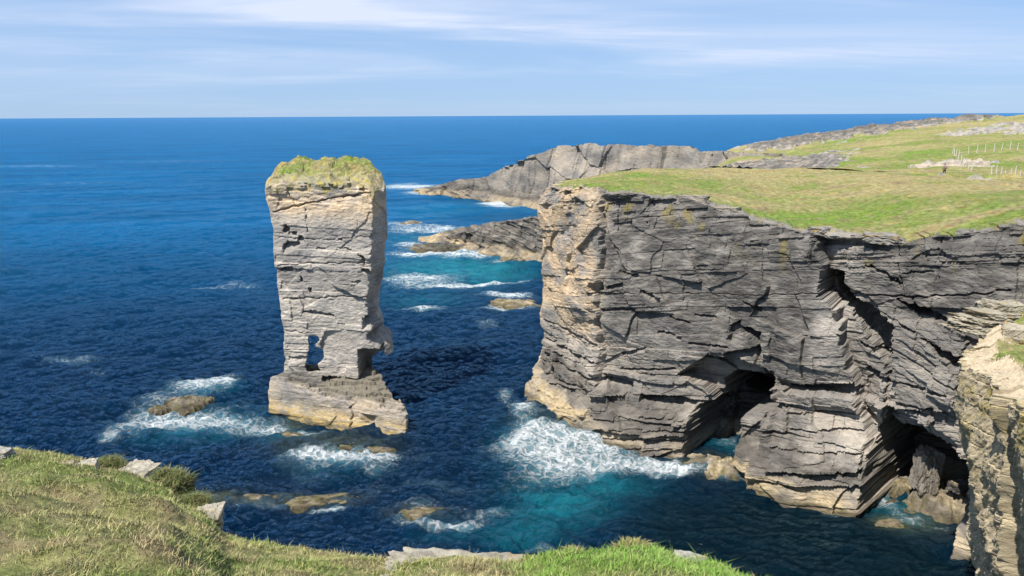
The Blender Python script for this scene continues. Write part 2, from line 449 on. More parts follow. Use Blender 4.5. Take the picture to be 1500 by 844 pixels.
def wall_surface(w, ztop, zb, nface, disp, spineP, spineZ, ntop, grass_edge, topnoise=0.12, wpow=2.2, lift=0.14, lean=0.0, end_dip=0.0):
    """returns V, Q and row/col fields; rows 0..nface-1 face, then the land"""
    s = w.s; nc = len(s)
    v = np.linspace(0, 1, nface)[:, None]
    S = np.broadcast_to(s, (nface, nc)).copy()
    Z = zb + v * (ztop - zb)[None, :]
    n, t1, t2 = disp(S, Z)
    n = n - lean * (Z - zb)
    Xf = w.X + w.nx * n; Yf = w.Y + w.ny * n
    # land
    u = np.linspace(0, 1, ntop + 1)[1:][:, None] ** wpow
    X0 = Xf[-1]; Y0 = Yf[-1]
    def bxs(a, k=71):
        ap = np.pad(a, k, mode='edge'); r_ = np.convolve(ap, np.ones(k) / k, 'same'); r_ = np.convolve(r_, np.ones(k) / k, 'same')
        return r_[k:-k]
    ksm = max(9, int(4.0 / max(np.median(np.diff(s)), 0.02)) | 1)
    Xs0, Ys0, zs0 = bxs(X0, ksm), bxs(Y0, ksm), bxs(ztop, ksm)
    d0 = np.hypot(u * (spineP[0] - X0), u * (spineP[1] - Y0))
    bl = smooth(d0, 0.3, 4.0)
    Xb = X0 * (1 - bl) + Xs0 * bl; Yb = Y0 * (1 - bl) + Ys0 * bl; zb_ = ztop * (1 - bl) + zs0 * bl
    Xt = Xb + u * (spineP[0] - Xb); Yt = Yb + u * (spineP[1] - Yb)
    dist = d0
    Zt = zb_ + (spineZ - zb_) * (u ** 0.85) - end_dip * smooth(u, 0.93, 1.0)
    Zt = Zt + topnoise * fbm(Xt / 3.0, Yt / 3.0, 5, 4) * smooth(dist, 0, 2) + 2.2 * topnoise * fbm(Xt / 11.0, Yt / 11.0, 8, 2) * smooth(dist, 2, 9)
    St = np.broadcast_to(s, Xt.shape)
    ge = grass_edge(s) if callable(grass_edge) else grass_edge
    gm = smooth(dist + 0.9 * fbm(Xt / 1.3, Yt / 1.3, 15, 3) + 0.3 * fbm(Xt / 0.4, Yt / 0.4, 16, 2), ge - 0.15, ge + 0.15)
    Zr = (0.15 * strata(St, dist * 0.7, 400, 0.4, 1.3, 0.8, 2.6, 0.1, 1.0, 1.0)[0] + 0.12 * fbm(Xt / 0.5, Yt / 0.5, 18, 3)) * smooth(dist, 0.0, 0.5)
    Zt = Zt + np.where(gm < 0.5, Zr, lift + 0.05 * fbm(Xt / 0.5, Yt / 0.5, 19, 3))
    V = np.concatenate([np.stack([Xf, Yf, Z], -1), np.stack([Xt, Yt, Zt], -1)], 0)
    gfull = np.concatenate([np.zeros((nface, nc)), gm], 0)
    Q = grid_quads(nface + ntop, nc)
    gq = gfull.ravel()[Q].mean(1) > 0.5
    Sx = np.concatenate([S, St], 0); Zx = np.concatenate([Z, ztop + 0.0 * dist - 0.0 * dist], 0)
    T1 = np.concatenate([t1, 0.5 + 0.4 * noise2(Xt / 1.2, Yt / 1.2, 91)], 0); T2 = np.concatenate([t2, 0.5 + 0.4 * noise2(Xt / .5, Yt / .5, 92)], 0)
    D = np.concatenate([np.zeros((nface, nc)), dist], 0)
    return V, Q, gq, Sx, Zx, T1, T2, D

def wall_conv(w, smin=0):
    def conv(pts, order='s'):
        a = np.array([w.sz(*p, smin=smin) for p in pts])
        if order == 's': a = a[np.argsort(a[:, 0])]
        elif order == 'z': a = a[np.argsort(a[:, 1])]
        return a
    return conv

# ------------------------------------------------------------------ main headland
plan = [(1420, 240, 140), (1300, 242, 137), (1150, 245, 133), (1000, 245, 129), (885, 250, 122), (822, 265, 111),
        (788, 330, 98), (868, 420, 84.5), (985, 450, 79.5), (1100, 450, 74.5), (1195, 450, 69.6), (1262, 470, 67.6), (1330, 460, 65),
        (1420, 450, 61.3), (1500, 440, 58.6), (1660, 440, 55), (1900, 440, 51)]
w = Wall(plan, 0.078, fine=(5, 15), ds_coarse=0.5)
conv = wall_conv(w)
rim = w.line([(786, 279), (830, 276), (870, 276), (920, 284), (1000, 293), (1060, 309), (1090, 320), (1160, 338), (1200, 346),
              (1260, 350), (1320, 355), (1370, 351), (1420, 344), (1460, 338), (1500, 332), (1600, 318)])
ztop = np.interp(w.s, rim[:, 0], rim[:, 1])
ztop = ztop + 0.35 * fbm(w.s / 3.0, 0 * w.s, 3, 3) + 0.45 * (h1(np.floor(w.s / 1.7 + 0.4 * noise2(w.s * .3, 0 * w.s, 4)), 9) - 0.5)
def sof(px, py):
    return w.sz(px, py)[0]
s_c = sof(868, 400)
feats = [
    ('under', [(945, 604), (1030, 608)], [(945, 607), (1030, 612)], 0.7, 0.6),
    ('under', [(905, 618), (1034, 622)], [(905, 621), (1034, 626)], 0.7, 0.6),
    ('under', [(890, 632), (1030, 636)], [(890, 635), (1030, 640)], 0.6, 0.6),
    ('under', [(900, 645), (1000, 646)], [(900, 648), (1000, 650)], 0.5, 0.6),
    ('under', [(1145, 604), (1268, 606)], [(1145, 608), (1268, 611)], 0.8, 0.6),
    ('under', [(1160, 626), (1275, 630)], [(1160, 630), (1275, 635)], 0.7, 0.6),
    ('under', [(1140, 648), (1272, 654)], [(1140, 652), (1272, 659)], 0.8, 0.6),
    ('under', [(1150, 672), (1275, 678)], [(1150, 676), (1275, 683)], 0.7, 0.6),
    ('under', [(788, 462), (866, 506)], [(788, 466), (866, 511)], 0.8, 0.6),
    ('under', [(782, 490), (866, 532)], [(782, 495), (866, 538)], 0.9, 0.6),
    ('under', [(780, 515), (866, 556)], [(780, 520), (866, 562)], 0.9, 0.6),
    ('under', [(776, 540), (864, 574)], [(776, 544), (864, 579)], 0.8, 0.6),
    ('under', [(900, 545), (990, 540)], [(900, 549), (990, 545)], 0.8, 0.6),
    ('under', [(1010, 500), (1068, 506)], [(1010, 504), (1068, 511)], 0.7, 0.6),
    ('under', [(1310, 560), (1395, 575)], [(1310, 564), (1395, 580)], 0.8, 0.6),
    ('under', [(1308, 590), (1370, 596)], [(1308, 595), (1370, 602)], 1.0, 0.6),
    ('under', [(875, 455), (930, 452)], [(875, 459), (930, 457)], 0.6, 0.6),
    ('under', [(980, 462), (1012, 470)], [(980, 466), (1012, 475)], 0.7, 0.6),
    ('under', [(1090, 440), (1115, 452)], [(1090, 445), (1115, 458)], 0.9, 0.6),
    ('under', [(1320, 400), (1370, 396)], [(1320, 403), (1370, 400)], 0.5, 0.6),
    ('step', [(1186, 352), (1200, 400), (1228, 480), (1252, 590), (1282, 660)], 2.3, 5.0),
    ('box', [(1200, 398), (1232, 402), (1243, 436)], [(1204, 436), (1222, 454), (1244, 458)], 5.5, 1),
    ('under', [(1240, 436), (1270, 450), (1302, 474)], [(1242, 458), (1264, 500), (1299, 556)], 5.0, 0.45),
    ('slab', [(868, 572), (960, 584), (1036, 596)], [(868, 700), (960, 700), (1036, 700)], 1.5, 0.03),
    ('slab', [(1128, 570), (1200, 578), (1272, 590)], [(1128, 800), (1200, 800), (1272, 800)], 1.6, 0.03),
    ('slab', [(1296, 470), (1400, 470)], [(1302, 600), (1404, 600)], 0.9, 0.3),
    ('box', [(1068, 478), (1082, 470)], [(1068, 500), (1082, 500)], 0.8, 1),
    ('under', [(1300, 505), (1303, 560)], [(1299, 640), (1304, 640)], 1.0, 0.6),
    ('under', [(1255, 505), (1300, 530)], [(1258, 512), (1300, 545)], 1.0, 0.7),
    ('under', [(1262, 540), (1300, 562)], [(1264, 552), (1300, 580)], 1.2, 0.7),
    ('under', [(1310, 440), (1342, 446), (1380, 462), (1410, 481)], [(1310, 443), (1343, 462), (1376, 472), (1412, 487)], 2.6, 0.5),
    ('under', [(1318, 474), (1342, 484)], [(1320, 479), (1343, 490)], 0.9, 0.7),
    ('under', [(1352, 494), (1400, 514), (1410, 520)], [(1354, 497), (1398, 536), (1411, 538)], 3.2, 0.5),
    ('under', [(1268, 389), (1296, 398), (1318, 415)], [(1270, 393), (1296, 407), (1318, 424)], 0.9, 0.8),
    ('under', [(1078, 473), (1114, 488)], [(1080, 478), (1112, 514)], 2.4, 0.5),
    ('under', [(1062, 516), (1112, 508)], [(1064, 528), (1112, 532)], 1.5, 0.6),
    ('cave', [(992, 548), (1036, 520), (1086, 527), (1122, 546)], [(994, 552), (1030, 566), (1058, 604), (1124, 606)], 2.4, 0.9),
    ('cave', [(1050, 563), (1066, 552), (1100, 556), (1126, 572)], [(1054, 606), (1070, 612), (1128, 604)], 9.0, 0.3),
    ('cave', [(1018, 596), (1045, 588), (1078, 602)], [(1022, 690), (1050, 692), (1082, 690)], 9.0, 0.5),
    ('under', [(938, 578), (1000, 584), (1018, 590)], [(942, 590), (995, 600), (1018, 602)], 2.6, 0.5),
    ('under', [(868, 556), (905, 560), (922, 566)], [(870, 570), (905, 580), (922, 580)], 1.3, 0.6),
    ('slab', [(880, 590), (960, 600), (1036, 604)], [(880, 618), (960, 626), (1036, 628)], 1.1, 0.5),
    ('under', [(900, 655), (985, 652), (1036, 640)], [(900, 672), (985, 672), (1036, 664)], 0.8, 0.5),
    ('under', [(1146, 566), (1250, 564), (1258, 570)], [(1150, 578), (1240, 584), (1256, 580)], 2.6, 0.5),
    ('under', [(1128, 590), (1150, 596)], [(1128, 606), (1150, 612)], 1.2, 0.6),
    ('slab', [(1150, 640), (1270, 640)], [(1150, 674), (1270, 678)], 0.9, 0.7),
    ('cave', [(1284, 612), (1302, 630), (1345, 634), (1372, 650), (1404, 672)], [(1284, 790), (1332, 795), (1406, 815)], 12, 0.25),
    ('slab', [(1290, 592), (1330, 600), (1366, 612)], [(1290, 600), (1330, 612), (1366, 622)], 0.8, 0.5),
    ('box', [(866, 414), (880, 414)], [(867, 427), (879, 428)], 1.1, 1),
    ('under', [(884, 422), (912, 414)], [(886, 428), (912, 422)], 0.8, 0.6),
    ('under', [(904, 398), (936, 402)], [(905, 402), (936, 408)], 0.7, 0.7),
    ('under', [(940, 422), (968, 436)], [(942, 430), (968, 448)], 0.8, 0.7),
    ('under', [(1018, 458), (1050, 466)], [(1018, 463), (1050, 472)], 0.6, 0.7),
    ('under', [(905, 520), (945, 510)], [(905, 527), (945, 517)], 0.7, 0.7),
    ('under', [(965, 485), (1000, 492)], [(965, 490), (1000, 500)], 0.7, 0.7),
    ('step', [(872, 290), (878, 330), (870, 420), (868, 560)], 0.9, 3.5),
    ('step', [(832, 290), (833, 350), (830, 420)], 0.5, 3.0),
    ('step', [(1128, 560), (1132, 640)], 0.8, 3.0),
    ('crack', [(872, 300), (880, 330), (905, 380), (918, 405)], 0.07, 0.4),
    ('crack', [(904, 285), (902, 340)], 0.07, 0.4),
    ('crack', [(796, 427), (900, 429), (1000, 431), (1100, 432), (1200, 430)], 0.05, 0.25),
    ('crack', [(1240, 436), (1330, 436), (1420, 431), (1480, 424)], 0.10, 0.45),
    ('crack', [(948, 290), (946, 330)], 0.06, 0.3),
    ('crack', [(1312, 355), (1314, 390), (1322, 430)], 0.06, 0.3),
    ('crack', [(1376, 352), (1375, 410)], 0.06, 0.3),
    ('crack', [(1120, 345), (1118, 425)], 0.05, 0.25),
    ('crack', [(800, 480), (840, 500), (868, 512)], 0.07, 0.4),
    ('crack', [(790, 505), (835, 530), (868, 540)], 0.07, 0.4),
]
def disp_main(S, Z):
    zt = np.interp(S, w.s, ztop)
    top_r = smooth(Z, zt - 4.5, zt - 0.5)
    low_r = 1 - smooth(Z, 9, 13)
    right = smooth(S, sof(1240, 450), sof(1300, 450))
    left = 1 - smooth(S, s_c - 1, s_c + 1)
    dipfield = 0.06 + 0.10 * left * low_r
    rough = -0.22 + 0.80 * top_r + 0.50 * low_r + 0.25 * left + 0.15 * right
    n, t1, t2 = rock_relief(S, Z, 11, -0.165, rough, 1.0, 0.8)
    bo, bhb, bhj, bdb, bdj = strata(S, Z, 260, 2.5, 7.0, 5.0, 14.0, -0.165, 0.45, 1.0, 0.3, 0.06)
    n = n + bo * (0.55 + 0.45 * low_r)
    n2 = strata(S, Z, 230, 0.25, 1.1, 1.5, 5.0, 0.30, 0.55, 0.45)[0]
    n = n + n2 * (left * low_r * 0.8 + right * smooth(Z, 8, 11) * (1 - smooth(Z, 19, 20.5)) * 0.55)
    n = n + (1 - left) * (1 - smooth(Z, 8.0, 9.5)) * smooth(Z, 1.5, 3) * strata(S, Z, 270, 0.4, 1.8, 2.0, 7.0, -0.12, 0.60, 0.55)[0]
    n = n + 0.45 * top_r * strata(S, Z, 250, 0.2, 0.9, 0.8, 3.0, -0.12, 0.8, 0.9)[0]
    n = n - 0.75 * top_r * smooth(Z, zt - 2.2, zt)                        # weathered back at the rim
    n = n - 1.2 * np.exp(-((Z - 9.0) / 2.6) ** 2) * (1 - right) * (1 - 0.6 * left)
    bench = 0.25 + 1.5 * smooth(S, sof(1076, 640), sof(1110, 660)) + 1.3 * left + 0.5 * smooth(S, sof(870, 600), sof(900, 600)) * (1 - smooth(S, sof(1020, 620), sof(1040, 620)))
    bz = 1 - smooth(Z + 0.5 * noise2(S * .4, Z * .4, 99), 1.6, 3.6)
    n = n + bench * bz * (1 + 0.4 * noise2(S * 0.25, Z * 0.1, 98)) + 0.9 * (1 - smooth(Z, -1, 2.2))
    n = apply_features(S, Z, n, feats, conv)
    return n, t1, t2
sx0 = at_D(945, 250, 112)[0]
spx = np.maximum(w.X + 4.0 + 0.15 * (w.Y - 60), sx0)
spy = np.interp(spx, [sx0, at_D(1230, 250, 112)[0], at_D(1500, 262, 100)[0], 120], [112, 114, 101, 96])
spz = np.interp(spx, [sx0, at_D(1230, 250, 112)[0], at_D(1500, 262, 100)[0], 120], [29.2, 28.7, 28.6, 30])
gpts = np.array([(sof(px, 340), v) for px, v in ((790, 1.4), (830, 0.9), (900, 1.0), (980, 1.6), (1040, 3.6), (1090, 2.6), (1150, 2.0),
                                                 (1190, 1.2), (1230, 2.0), (1290, 0.6), (1330, 0.3), (1390, 0.5), (1450, 0.8), (1500, 0.8))])
gedge = np.interp(w.s, gpts[:, 0], gpts[:, 1]) + 1.1 * fbm(w.s / 3.5, 0 * w.s, 33, 2)
gedge = np.maximum(gedge, 0.25)
V, Q, gq, S, Z, T1, T2, DI = wall_surface(w, ztop, -2.0, 400, disp_main, (spx, spy), spz, 170, gedge, end_dip=1.6 * smooth(w.X, at_D(1180, 300, 100)[0], at_D(1300, 300, 100)[0]))
left = 1 - smooth(S, s_c - 2, s_c + 2.5)
mid = smooth(S, s_c - 1, s_c + 3) * (1 - smooth(S, sof(1195, 450) - 1, sof(1195, 450) + 1))
right = smooth(S, sof(1195, 450), sof(1300, 450))
hi = smooth(Z, 9, 13)
colr = rock_colour(S, Z, T1, T2, warm=1.25 * left * hi + 0.05 + 0.12 * (1 - hi), dark=np.clip(1.05 * mid * (0.55 + 0.45 * smooth(Z + 3 * fbm(S / 8, Z / 8, 75, 2), 11, 15)) + 0.45 * right * hi + 0.55 * right * smooth(Z, 18, 20), 0, 1),
                   tide_h=2.1 + 0.5 * left, black_h=6.0 + 3.0 * left, seed=3, cdip=-0.165, tide=np.interp(S, [sof(860, 500), sof(885, 500), sof(1040, 500), sof(1100, 500), sof(1280, 500), sof(1330, 500)], [1.0, 0.35, 0.35, 0.9, 0.9, 0.6]))
rimt = smooth(DI, 0.0, 0.6)
colr = mix(colr, mix(np.broadcast_to(C_GREY * 1.1, colr.shape), C_LICH * 0.8, np.clip(fbm(V[..., 0] / 1.5, V[..., 1] / 1.5, 71, 3), 0, 0.6)), 0.6 * rimt)
# yellow-green lichen streaks below the rim
ztf = np.interp(S, w.s, ztop)
lk = smooth(fbm(S / 1.6, Z / 3.5, 72, 3), 0.35, 0.7) * smooth(Z, ztf - 5, ztf - 1) * (DI < 0.01)
colr = mix(colr, C_LICH * 0.7, 0.45 * lk)
frontb = np.exp(-((DI - 8) / 9.0) ** 2) * 0.55 * smooth(fbm(V[..., 0] / 9, V[..., 1] / 5, 73, 2), -0.2, 0.3)
colt = turf_colour(V[..., 0], V[..., 1], 21, 1.0, straw=0.05 - frontb + 0.35 * smooth(DI, 16, 26), lush=0.75 * frontb)
headland = tag(empty('headland'), 'broad grey cliff headland with sea caves and flat grassy top', 'headland', kind='structure')
Vf = V.reshape(-1, 3)
mesh_np('cliff_face', Vf, Q, M_ROCK, headland, {'Col': colr.reshape(-1, 3)}, False, ~gq)
mesh_np('turf', Vf, Q, M_TURF, headland, {'Col': colt.reshape(-1, 3)}, True, gq)
del V, Q, S, Z, colr, colt, Vf

# ------------------------------------------------------------------ far headland behind the inlet
planf = [(1180, 232, 420), (1000, 216, 420), (800, 225, 400), (680, 262, 392), (614, 280, 370), (640, 287, 352), (690, 292, 340), (740, 301, 318), (780, 308, 300), (860, 300, 280), (960, 280, 255), (1060, 265, 225), (1150, 255, 200),
         (1240, 250, 180), (1330, 250, 168)]
wf = Wall(planf, 0.28, nsm=14.0)
def rz(px, py, D):
    return at_D(px, py, D)[2]
rimf = [(px, py, D) for px, py, D in ((612, 281, 364), (640, 273, 350), (690, 262, 335), (715, 247, 326), (750, 232, 312), (783, 217, 300), (830, 212, 288), (880, 213, 275), (940, 214, 260),
        (972, 216, 250), (985, 222, 245), (1040, 223, 232), (1110, 228, 212), (1170, 236, 196), (1240, 243, 178), (1330, 246, 168))]
rs = []
for px, py, D in rimf:
    p = at_D(px, py, D)
    k = np.argmin(np.hypot(wf.bx - p[0], wf.by - p[1])); rs.append((wf.bs[k], p[2]))
rs = np.array(rs); rs = rs[np.argsort(rs[:, 0])]
tip = rs[0, 0]
zt = np.where(wf.s < tip, np.interp(wf.s, [0, tip - 30, tip], [9, 5, rs[0, 1]]), np.interp(wf.s, rs[:, 0], rs[:, 1]))
zt = np.maximum(zt, 1.2) + 0.5 * (h1(np.floor(wf.s / 4), 5) - 0.5) + 0.4 * fbm(wf.s / 6, wf.s * 0, 6, 3)
s780 = wf.sz(787, 250)[0]
def disp_far(S, Z):
    n = 2.2 * fbm(S / 26.0, Z / 20.0, 301, 3)
    fo, ft, fe = facets(S, Z, 13, 9, 305, 1.6, 0.22, 0.5)
    o, hb, hj, db, dj = strata(S, Z, 310, 0.8, 3.0, 5, 16, 0.26, 1.3, 1.0, 0.6)
    o2, hb2, hj2, db2, dj2 = strata(S, Z, 320, 0.4, 1.1, 2.5, 8, 0.26, 0.5, 0.5, 0.6)
    n = n + fo + o + o2 - 0.5 * np.clip(1.2 - db / 0.25, 0, 1) - 0.5 * np.clip(1.2 - dj / 0.3, 0, 1) * (noise2(S * .1, Z * .1, 7) > 0)
    n = n + 3.0 * (1 - smooth(Z, 0, 5))
    n = n - 4.5 * np.where(S < s780, np.exp(-(s780 - S) / 14.0), 0) * smooth(Z, 2, 6)
    return n, 0.5 * ft + 0.5 * hj, hj2
tx_, ty_ = at_D(632, 281, 362)[0], 362.0
inx = np.maximum(wf.X + 6, tx_); iny = np.interp(inx, [tx_, at_D(700, 270, 352)[0], at_D(800, 250, 338)[0], at_D(1000, 230, 322)[0], at_D(1240, 230, 300)[0]], [362, 352, 338, 322, 300])
tz = np.interp(inx, [tx_, at_D(700, 270, 352)[0], at_D(800, 250, 338)[0], at_D(1240, 230, 300)[0]], [1.6, 7.0, 17.0, 22.0])
tz = np.where(wf.s > wf.sz(985, 222)[0], zt - 8.0, tz)
V, Q, gq, S, Z, T1, T2, DI = wall_surface(wf, zt, -2, 110, disp_far, (inx, iny), tz, 40, np.where(wf.s > wf.sz(985, 222)[0], 3.5, 40.0), 0.3, 1.2, lean=0.30)
colr = rock_colour(S / 2.5, Z / 1.6, T1, T2, warm=0.32 + 0 * S, dark=0.25 * (S < s780) + 0.1 + 0.3 * (1 - smooth(Z, 5, 12)), tide_h=1.9, black_h=4.2, seed=8, tide=0.8) * 0.85
colt = turf_colour(V[..., 0], V[..., 1], 45, 2.0, straw=0.35)
far = tag(empty('far_headland'), 'low grey rock headland sloping down into the sea beyond the inlet', 'headland', kind='structure')
mesh_np('cliff_face', V.reshape(-1, 3), Q, M_ROCKFAR, far, {'Col': colr.reshape(-1, 3)}, False, ~gq)
mesh_np('turf', V.reshape(-1, 3), Q, M_TURF, far, {'Col': colt.reshape(-1, 3)}, True, gq)

# ------------------------------------------------------------------ far land rising to the right
ctrl = [(1240, 262, 98), (1300, 261, 98), (1400, 264, 97), (1500, 266, 96), (1650, 266, 96), (1240, 252, 116), (1383, 253, 113), (1500, 252, 112), (1650, 250, 112),
        (1240, 243, 150), (1380, 229, 150), (1500, 222, 146), (1680, 214, 150), (1120, 240, 205), (1240, 222, 200), (1380, 207, 200), (1500, 200, 200), (1700, 190, 200),
        (1000, 224, 262), (1100, 219, 262), (1200, 208, 258), (1350, 188, 255), (1500, 174, 255), (1700, 160, 255),
        (985, 220, 300), (1100, 214, 300), (1200, 198, 300), (1350, 184, 300), (1500, 168, 300), (1700, 152, 300)]
cp = np.array([at_D(*c) for c in ctrl])
extra = [(p[0], p[1] + 45, p[2] - 9) for p in cp[-6:]] + [(p[0] * 1.2, p[1] + 120, 2.0) for p in cp[-6:]]
cp = np.concatenate([cp, np.array(extra)])
Rm = np.hypot(cp[:, None, 0] - cp[None, :, 0], cp[:, None, 1] - cp[None, :, 1])
nC = len(cp)
A = np.zeros((nC + 3, nC + 3)); A[:nC, :nC] = Rm; A[:nC, nC] = 1; A[:nC, nC + 1:] = cp[:, :2]; A[nC, :nC] = 1; A[nC + 1:, :nC] = cp[:, :2].T
wt = np.linalg.solve(A + 1e-6 * np.eye(nC + 3), np.concatenate([cp[:, 2], [0, 0, 0]]))
def far_z(X, Y):
    sh = X.shape; x = X.ravel(); y = Y.ravel(); r = np.full(x.shape, wt[nC]) + wt[nC + 1] * x + wt[nC + 2] * y
    for i in range(nC):
        r += wt[i] * np.hypot(x - cp[i, 0], y - cp[i, 1])
    return r.reshape(sh)
nr, nc = 420, 430
Dv = (93 * (420 / 93.0) ** np.linspace(0, 1, nr))[:, None]
pl = np.linspace(0, 1, nc)[None, :]
x0 = np.interp(Dv, [93, 150, 200, 240, 300, 420], [46, 62, 56, 40, 46, 60]); x1 = np.interp(Dv, [93, 420], [105, 420])
X = x0 + pl * (x1 - x0); Y = Dv + 0 * X
Zb = far_z(X, Y)
Zb = Zb - 2.2 * (1 - smooth(pl, 0, 0.08)) * (1 - smooth(Y, 150, 200)) - 2.2 * (1 - smooth(Y, 93, 98))
pxs = 750 + X / Y * 1075
Zb = Zb - 9.0 * (1 - smooth(pxs, 990, 1075)) * smooth(Y, 200, 225)
band1 = 1.25 * np.exp(-((Y - 272 - 0.25 * (X - 110)) / 20) ** 2) * smooth(pxs, 1040, 1120) * (1 - smooth(pxs, 1380, 1460))
band2 = np.exp(-((Y - 128 - 9 * noise2(X / 20, Y / 20, 3)) / 9) ** 2) * smooth(pxs, 1290, 1325) * (1 - smooth(pxs, 1415, 1450))
band3 = np.exp(-((Y - 228 - 12 * noise2(X / 25, Y / 25, 4)) / 12) ** 2) * smooth(pxs, 1330, 1370) * 0.8
band4 = (1 - smooth(pxs, 1180, 1270)) * smooth(Y, 150, 165) * (1 - smooth(Y, 205, 225)) * 0.9
band5 = np.exp(-((Y - 104) / 3.0) ** 2) * smooth(pxs, 1340, 1380) * 0.9
rk = np.clip(band1 + band2 + band3 + band4 + band5, 0, 1)
rmask = smooth(rk + 0.55 * fbm(X / 7, Y / 7, 61, 4), 0.42, 0.62)
terr = strata(X * 0.6 + Y * 0.2, Zb * 1.0 + 0.3 * noise2(X / 6, Y / 6, 62), 330, 0.5, 1.3, 3, 9, 0.02, 1.0, 1.2)[0]
Zb = Zb + 0.35 * fbm(X / 12, Y / 12, 63, 4) + 0.12 * fbm(X / 2.5, Y / 2.5, 64, 3) + rmask * (0.55 * terr + 0.5 * fbm(X / 2.2, Y / 2.2, 65, 4) + 1.3 * band1)
colt = turf_colour(X, Y, 55, 2.2, straw=-0.10 + 0.20 * smooth(Y, 225, 260) + 0.25 * (1 - smooth(Y, 100, 125)), lush=0.6 * np.exp(-((Y - 165) / 26) ** 2) * smooth(fbm(X / 16, Y / 12, 66, 2), -0.25, 0.3))
rc = mix(np.broadcast_to(C_PALE, colt.shape) * 0.8, C_DARK * 1.4, np.clip(0.9 * band1 + 0.8 * band4 + 0.15 + 0.8 * fbm(X / 2.5, Y / 2, 67, 3), 0, 1))
rc = mix(rc, C_WARM * 1.25, np.clip(0.35 * band2 + 0.35 * fbm(X / 5, Y / 4, 68, 3), 0, 0.8))
land = tag(empty('far_land'), 'rough grassland with pale rock outcrops rising towards the skyline', 'land', kind='structure')
V = np.stack([X, Y, Zb], -1).reshape(-1, 3); Q = grid_quads(nr, nc)
gq = rmask.ravel()[Q].mean(1) < 0.5
FAR_V, FAR_Q = V, Q
mesh_np('rock_outcrops', V, Q, M_ROCKFAR, land, {'Col': rc.reshape(-1, 3)}, False, ~gq)
mesh_np('turf', V, Q, M_TURF, land, {'Col': colt.reshape(-1, 3)}, True, gq)
def far_ground(x, y):
    r = int(np.clip(np.searchsorted(Dv[:, 0], y), 0, nr - 1)); c = int(np.clip(round((x - x0[r, 0]) / (x1[r, 0] - x0[r, 0]) * (nc - 1)), 0, nc - 1))
    return Zb[r, c]

# ------------------------------------------------------------------ the rock tongue in the inlet
plant = [(880, 330, 230), (780, 325, 235), (690, 338, 236), (618, 352, 227), (640, 360, 219), (690, 372, 206), (740, 380, 197), (785, 386, 190), (860, 390, 184), (900, 390, 182)]
wt_ = Wall(plant, 0.22, nsm=10)
rp = []
for px, py, D in ((617, 350, 226), (660, 344, 216), (700, 338, 208), (725, 330, 205), (750, 322, 202), (785, 319, 198), (860, 316, 192)):
    p = at_D(px, py, D); k = np.argmin(np.hypot(wt_.bx - p[0], wt_.by - p[1]) + 1e3 * (wt_.bs < wt_.knots[3])); rp.append((wt_.bs[k], p[2]))
rp = np.array(rp); rp = rp[np.argsort(rp[:, 0])]
zt = np.where(wt_.s < rp[0, 0], np.interp(wt_.s, [0, rp[0, 0]], [9, 1.0]), np.interp(wt_.s, rp[:, 0], rp[:, 1]))
zt = np.maximum(zt, 0.6) + 0.5 * (h1(np.floor(wt_.s / 2.2), 5) - 0.5) + 0.3 * fbm(wt_.s / 4, wt_.s * 0, 6, 3)
tg0, tg1 = at_D(634, 350, 225)[0], at_D(850, 330, 210)[0]
tgx = np.clip(wt_.X + 3, tg0, tg1 + 20); tgy = np.interp(tgx, [tg0, tg1], [225, 208])
def disp_tongue(S, Z):
    fo, ft, fe = facets(S, Z, 4, 5, 355, 1.2, 0.3, 0.2)
    o, hb, hj, db, dj = strata(S, Z, 360, 0.4, 1.6, 2.0, 6, 0.25, 0.7, 0.8, 0.4, 0.3)
    n = 1.3 * fbm(S / 12, Z / 9, 351, 3) + fo + o - 0.5 * np.clip(1.2 - dj / 0.15, 0, 1) - 0.3 * np.clip(1.2 - db / 0.12, 0, 1) + 3.5 * (1 - smooth(Z, -1, 2.5))
    return n, 0.5 * ft + 0.5 * hj, hj
V, Q, gq, S, Z, T1, T2, DI = wall_surface(wt_, zt, -2, 60, disp_tongue, (tgx, tgy), np.interp(tgx, [tg0, tg1], [0.9, 9.5]), 24, 100 + 0 * zt, 0.5, 1.0, lean=0.25)
colr = rock_colour(S / 1.5, Z, T1, T2, warm=0.3 + 0 * S, dark=0.9 + 0 * S, tide_h=2.4, black_h=4.5, seed=12, tide=0.85)
o = mesh_np('rock_spur', V.reshape(-1, 3), Q, M_ROCKFAR, None, {'Col': colr.reshape(-1, 3)}, False)
tag(o, 'dark blocky rock spur with tan tidal foot jutting into the inlet', 'rock spur')

# ------------------------------------------------------------------ near promontory on the right
planp = [(1640, 760, 14.5), (1560, 690, 22), (1500, 612, 30), (1452, 576, 36), (1401, 540, 42.5), (1412, 500, 46.5), (1440, 470, 50), (1500, 440, 54), (1600, 430, 57)]
wp = Wall(planp[::-1], 0.06, nsm=4.0)
wp = Wall(planp, 0.06, nsm=4.0)
wp.nx, wp.ny, wp.bnx, wp.bny = -wp.nx, -wp.ny, -wp.bnx, -wp.bny        # this line is walked away from the camera: outward is its left side
rp = np.array([(wp.knots[i], at_D(*planp[i])[2]) for i in range(len(planp))])
zt = np.interp(wp.s, rp[:, 0], rp[:, 1]) + 0.25 * fbm(wp.s / 1.5, wp.s * 0, 6, 4) + 0.3 * (h1(np.floor(wp.s / 1.3), 6) - 0.5)
def conv_p(pts, order='s'):
    a = []
    for px, py in pts:
        d = ray(px, py); cr = wp.bx * d[1] - wp.by * d[0]
        k = np.where(np.diff(np.sign(cr)) != 0)[0]; k = k[wp.bs[k] < wp.knots[4] + 1]
        i = k[0] if len(k) else np.argmin(np.abs(cr[wp.bs < wp.knots[4]]))
        a.append((wp.bs[i], CAM[2] + d[2] * wp.by[i] / d[1]))
    a = np.array(a)
    return a[np.argsort(a[:, 0 if order == 's' else 1])] if order != 'none' else a
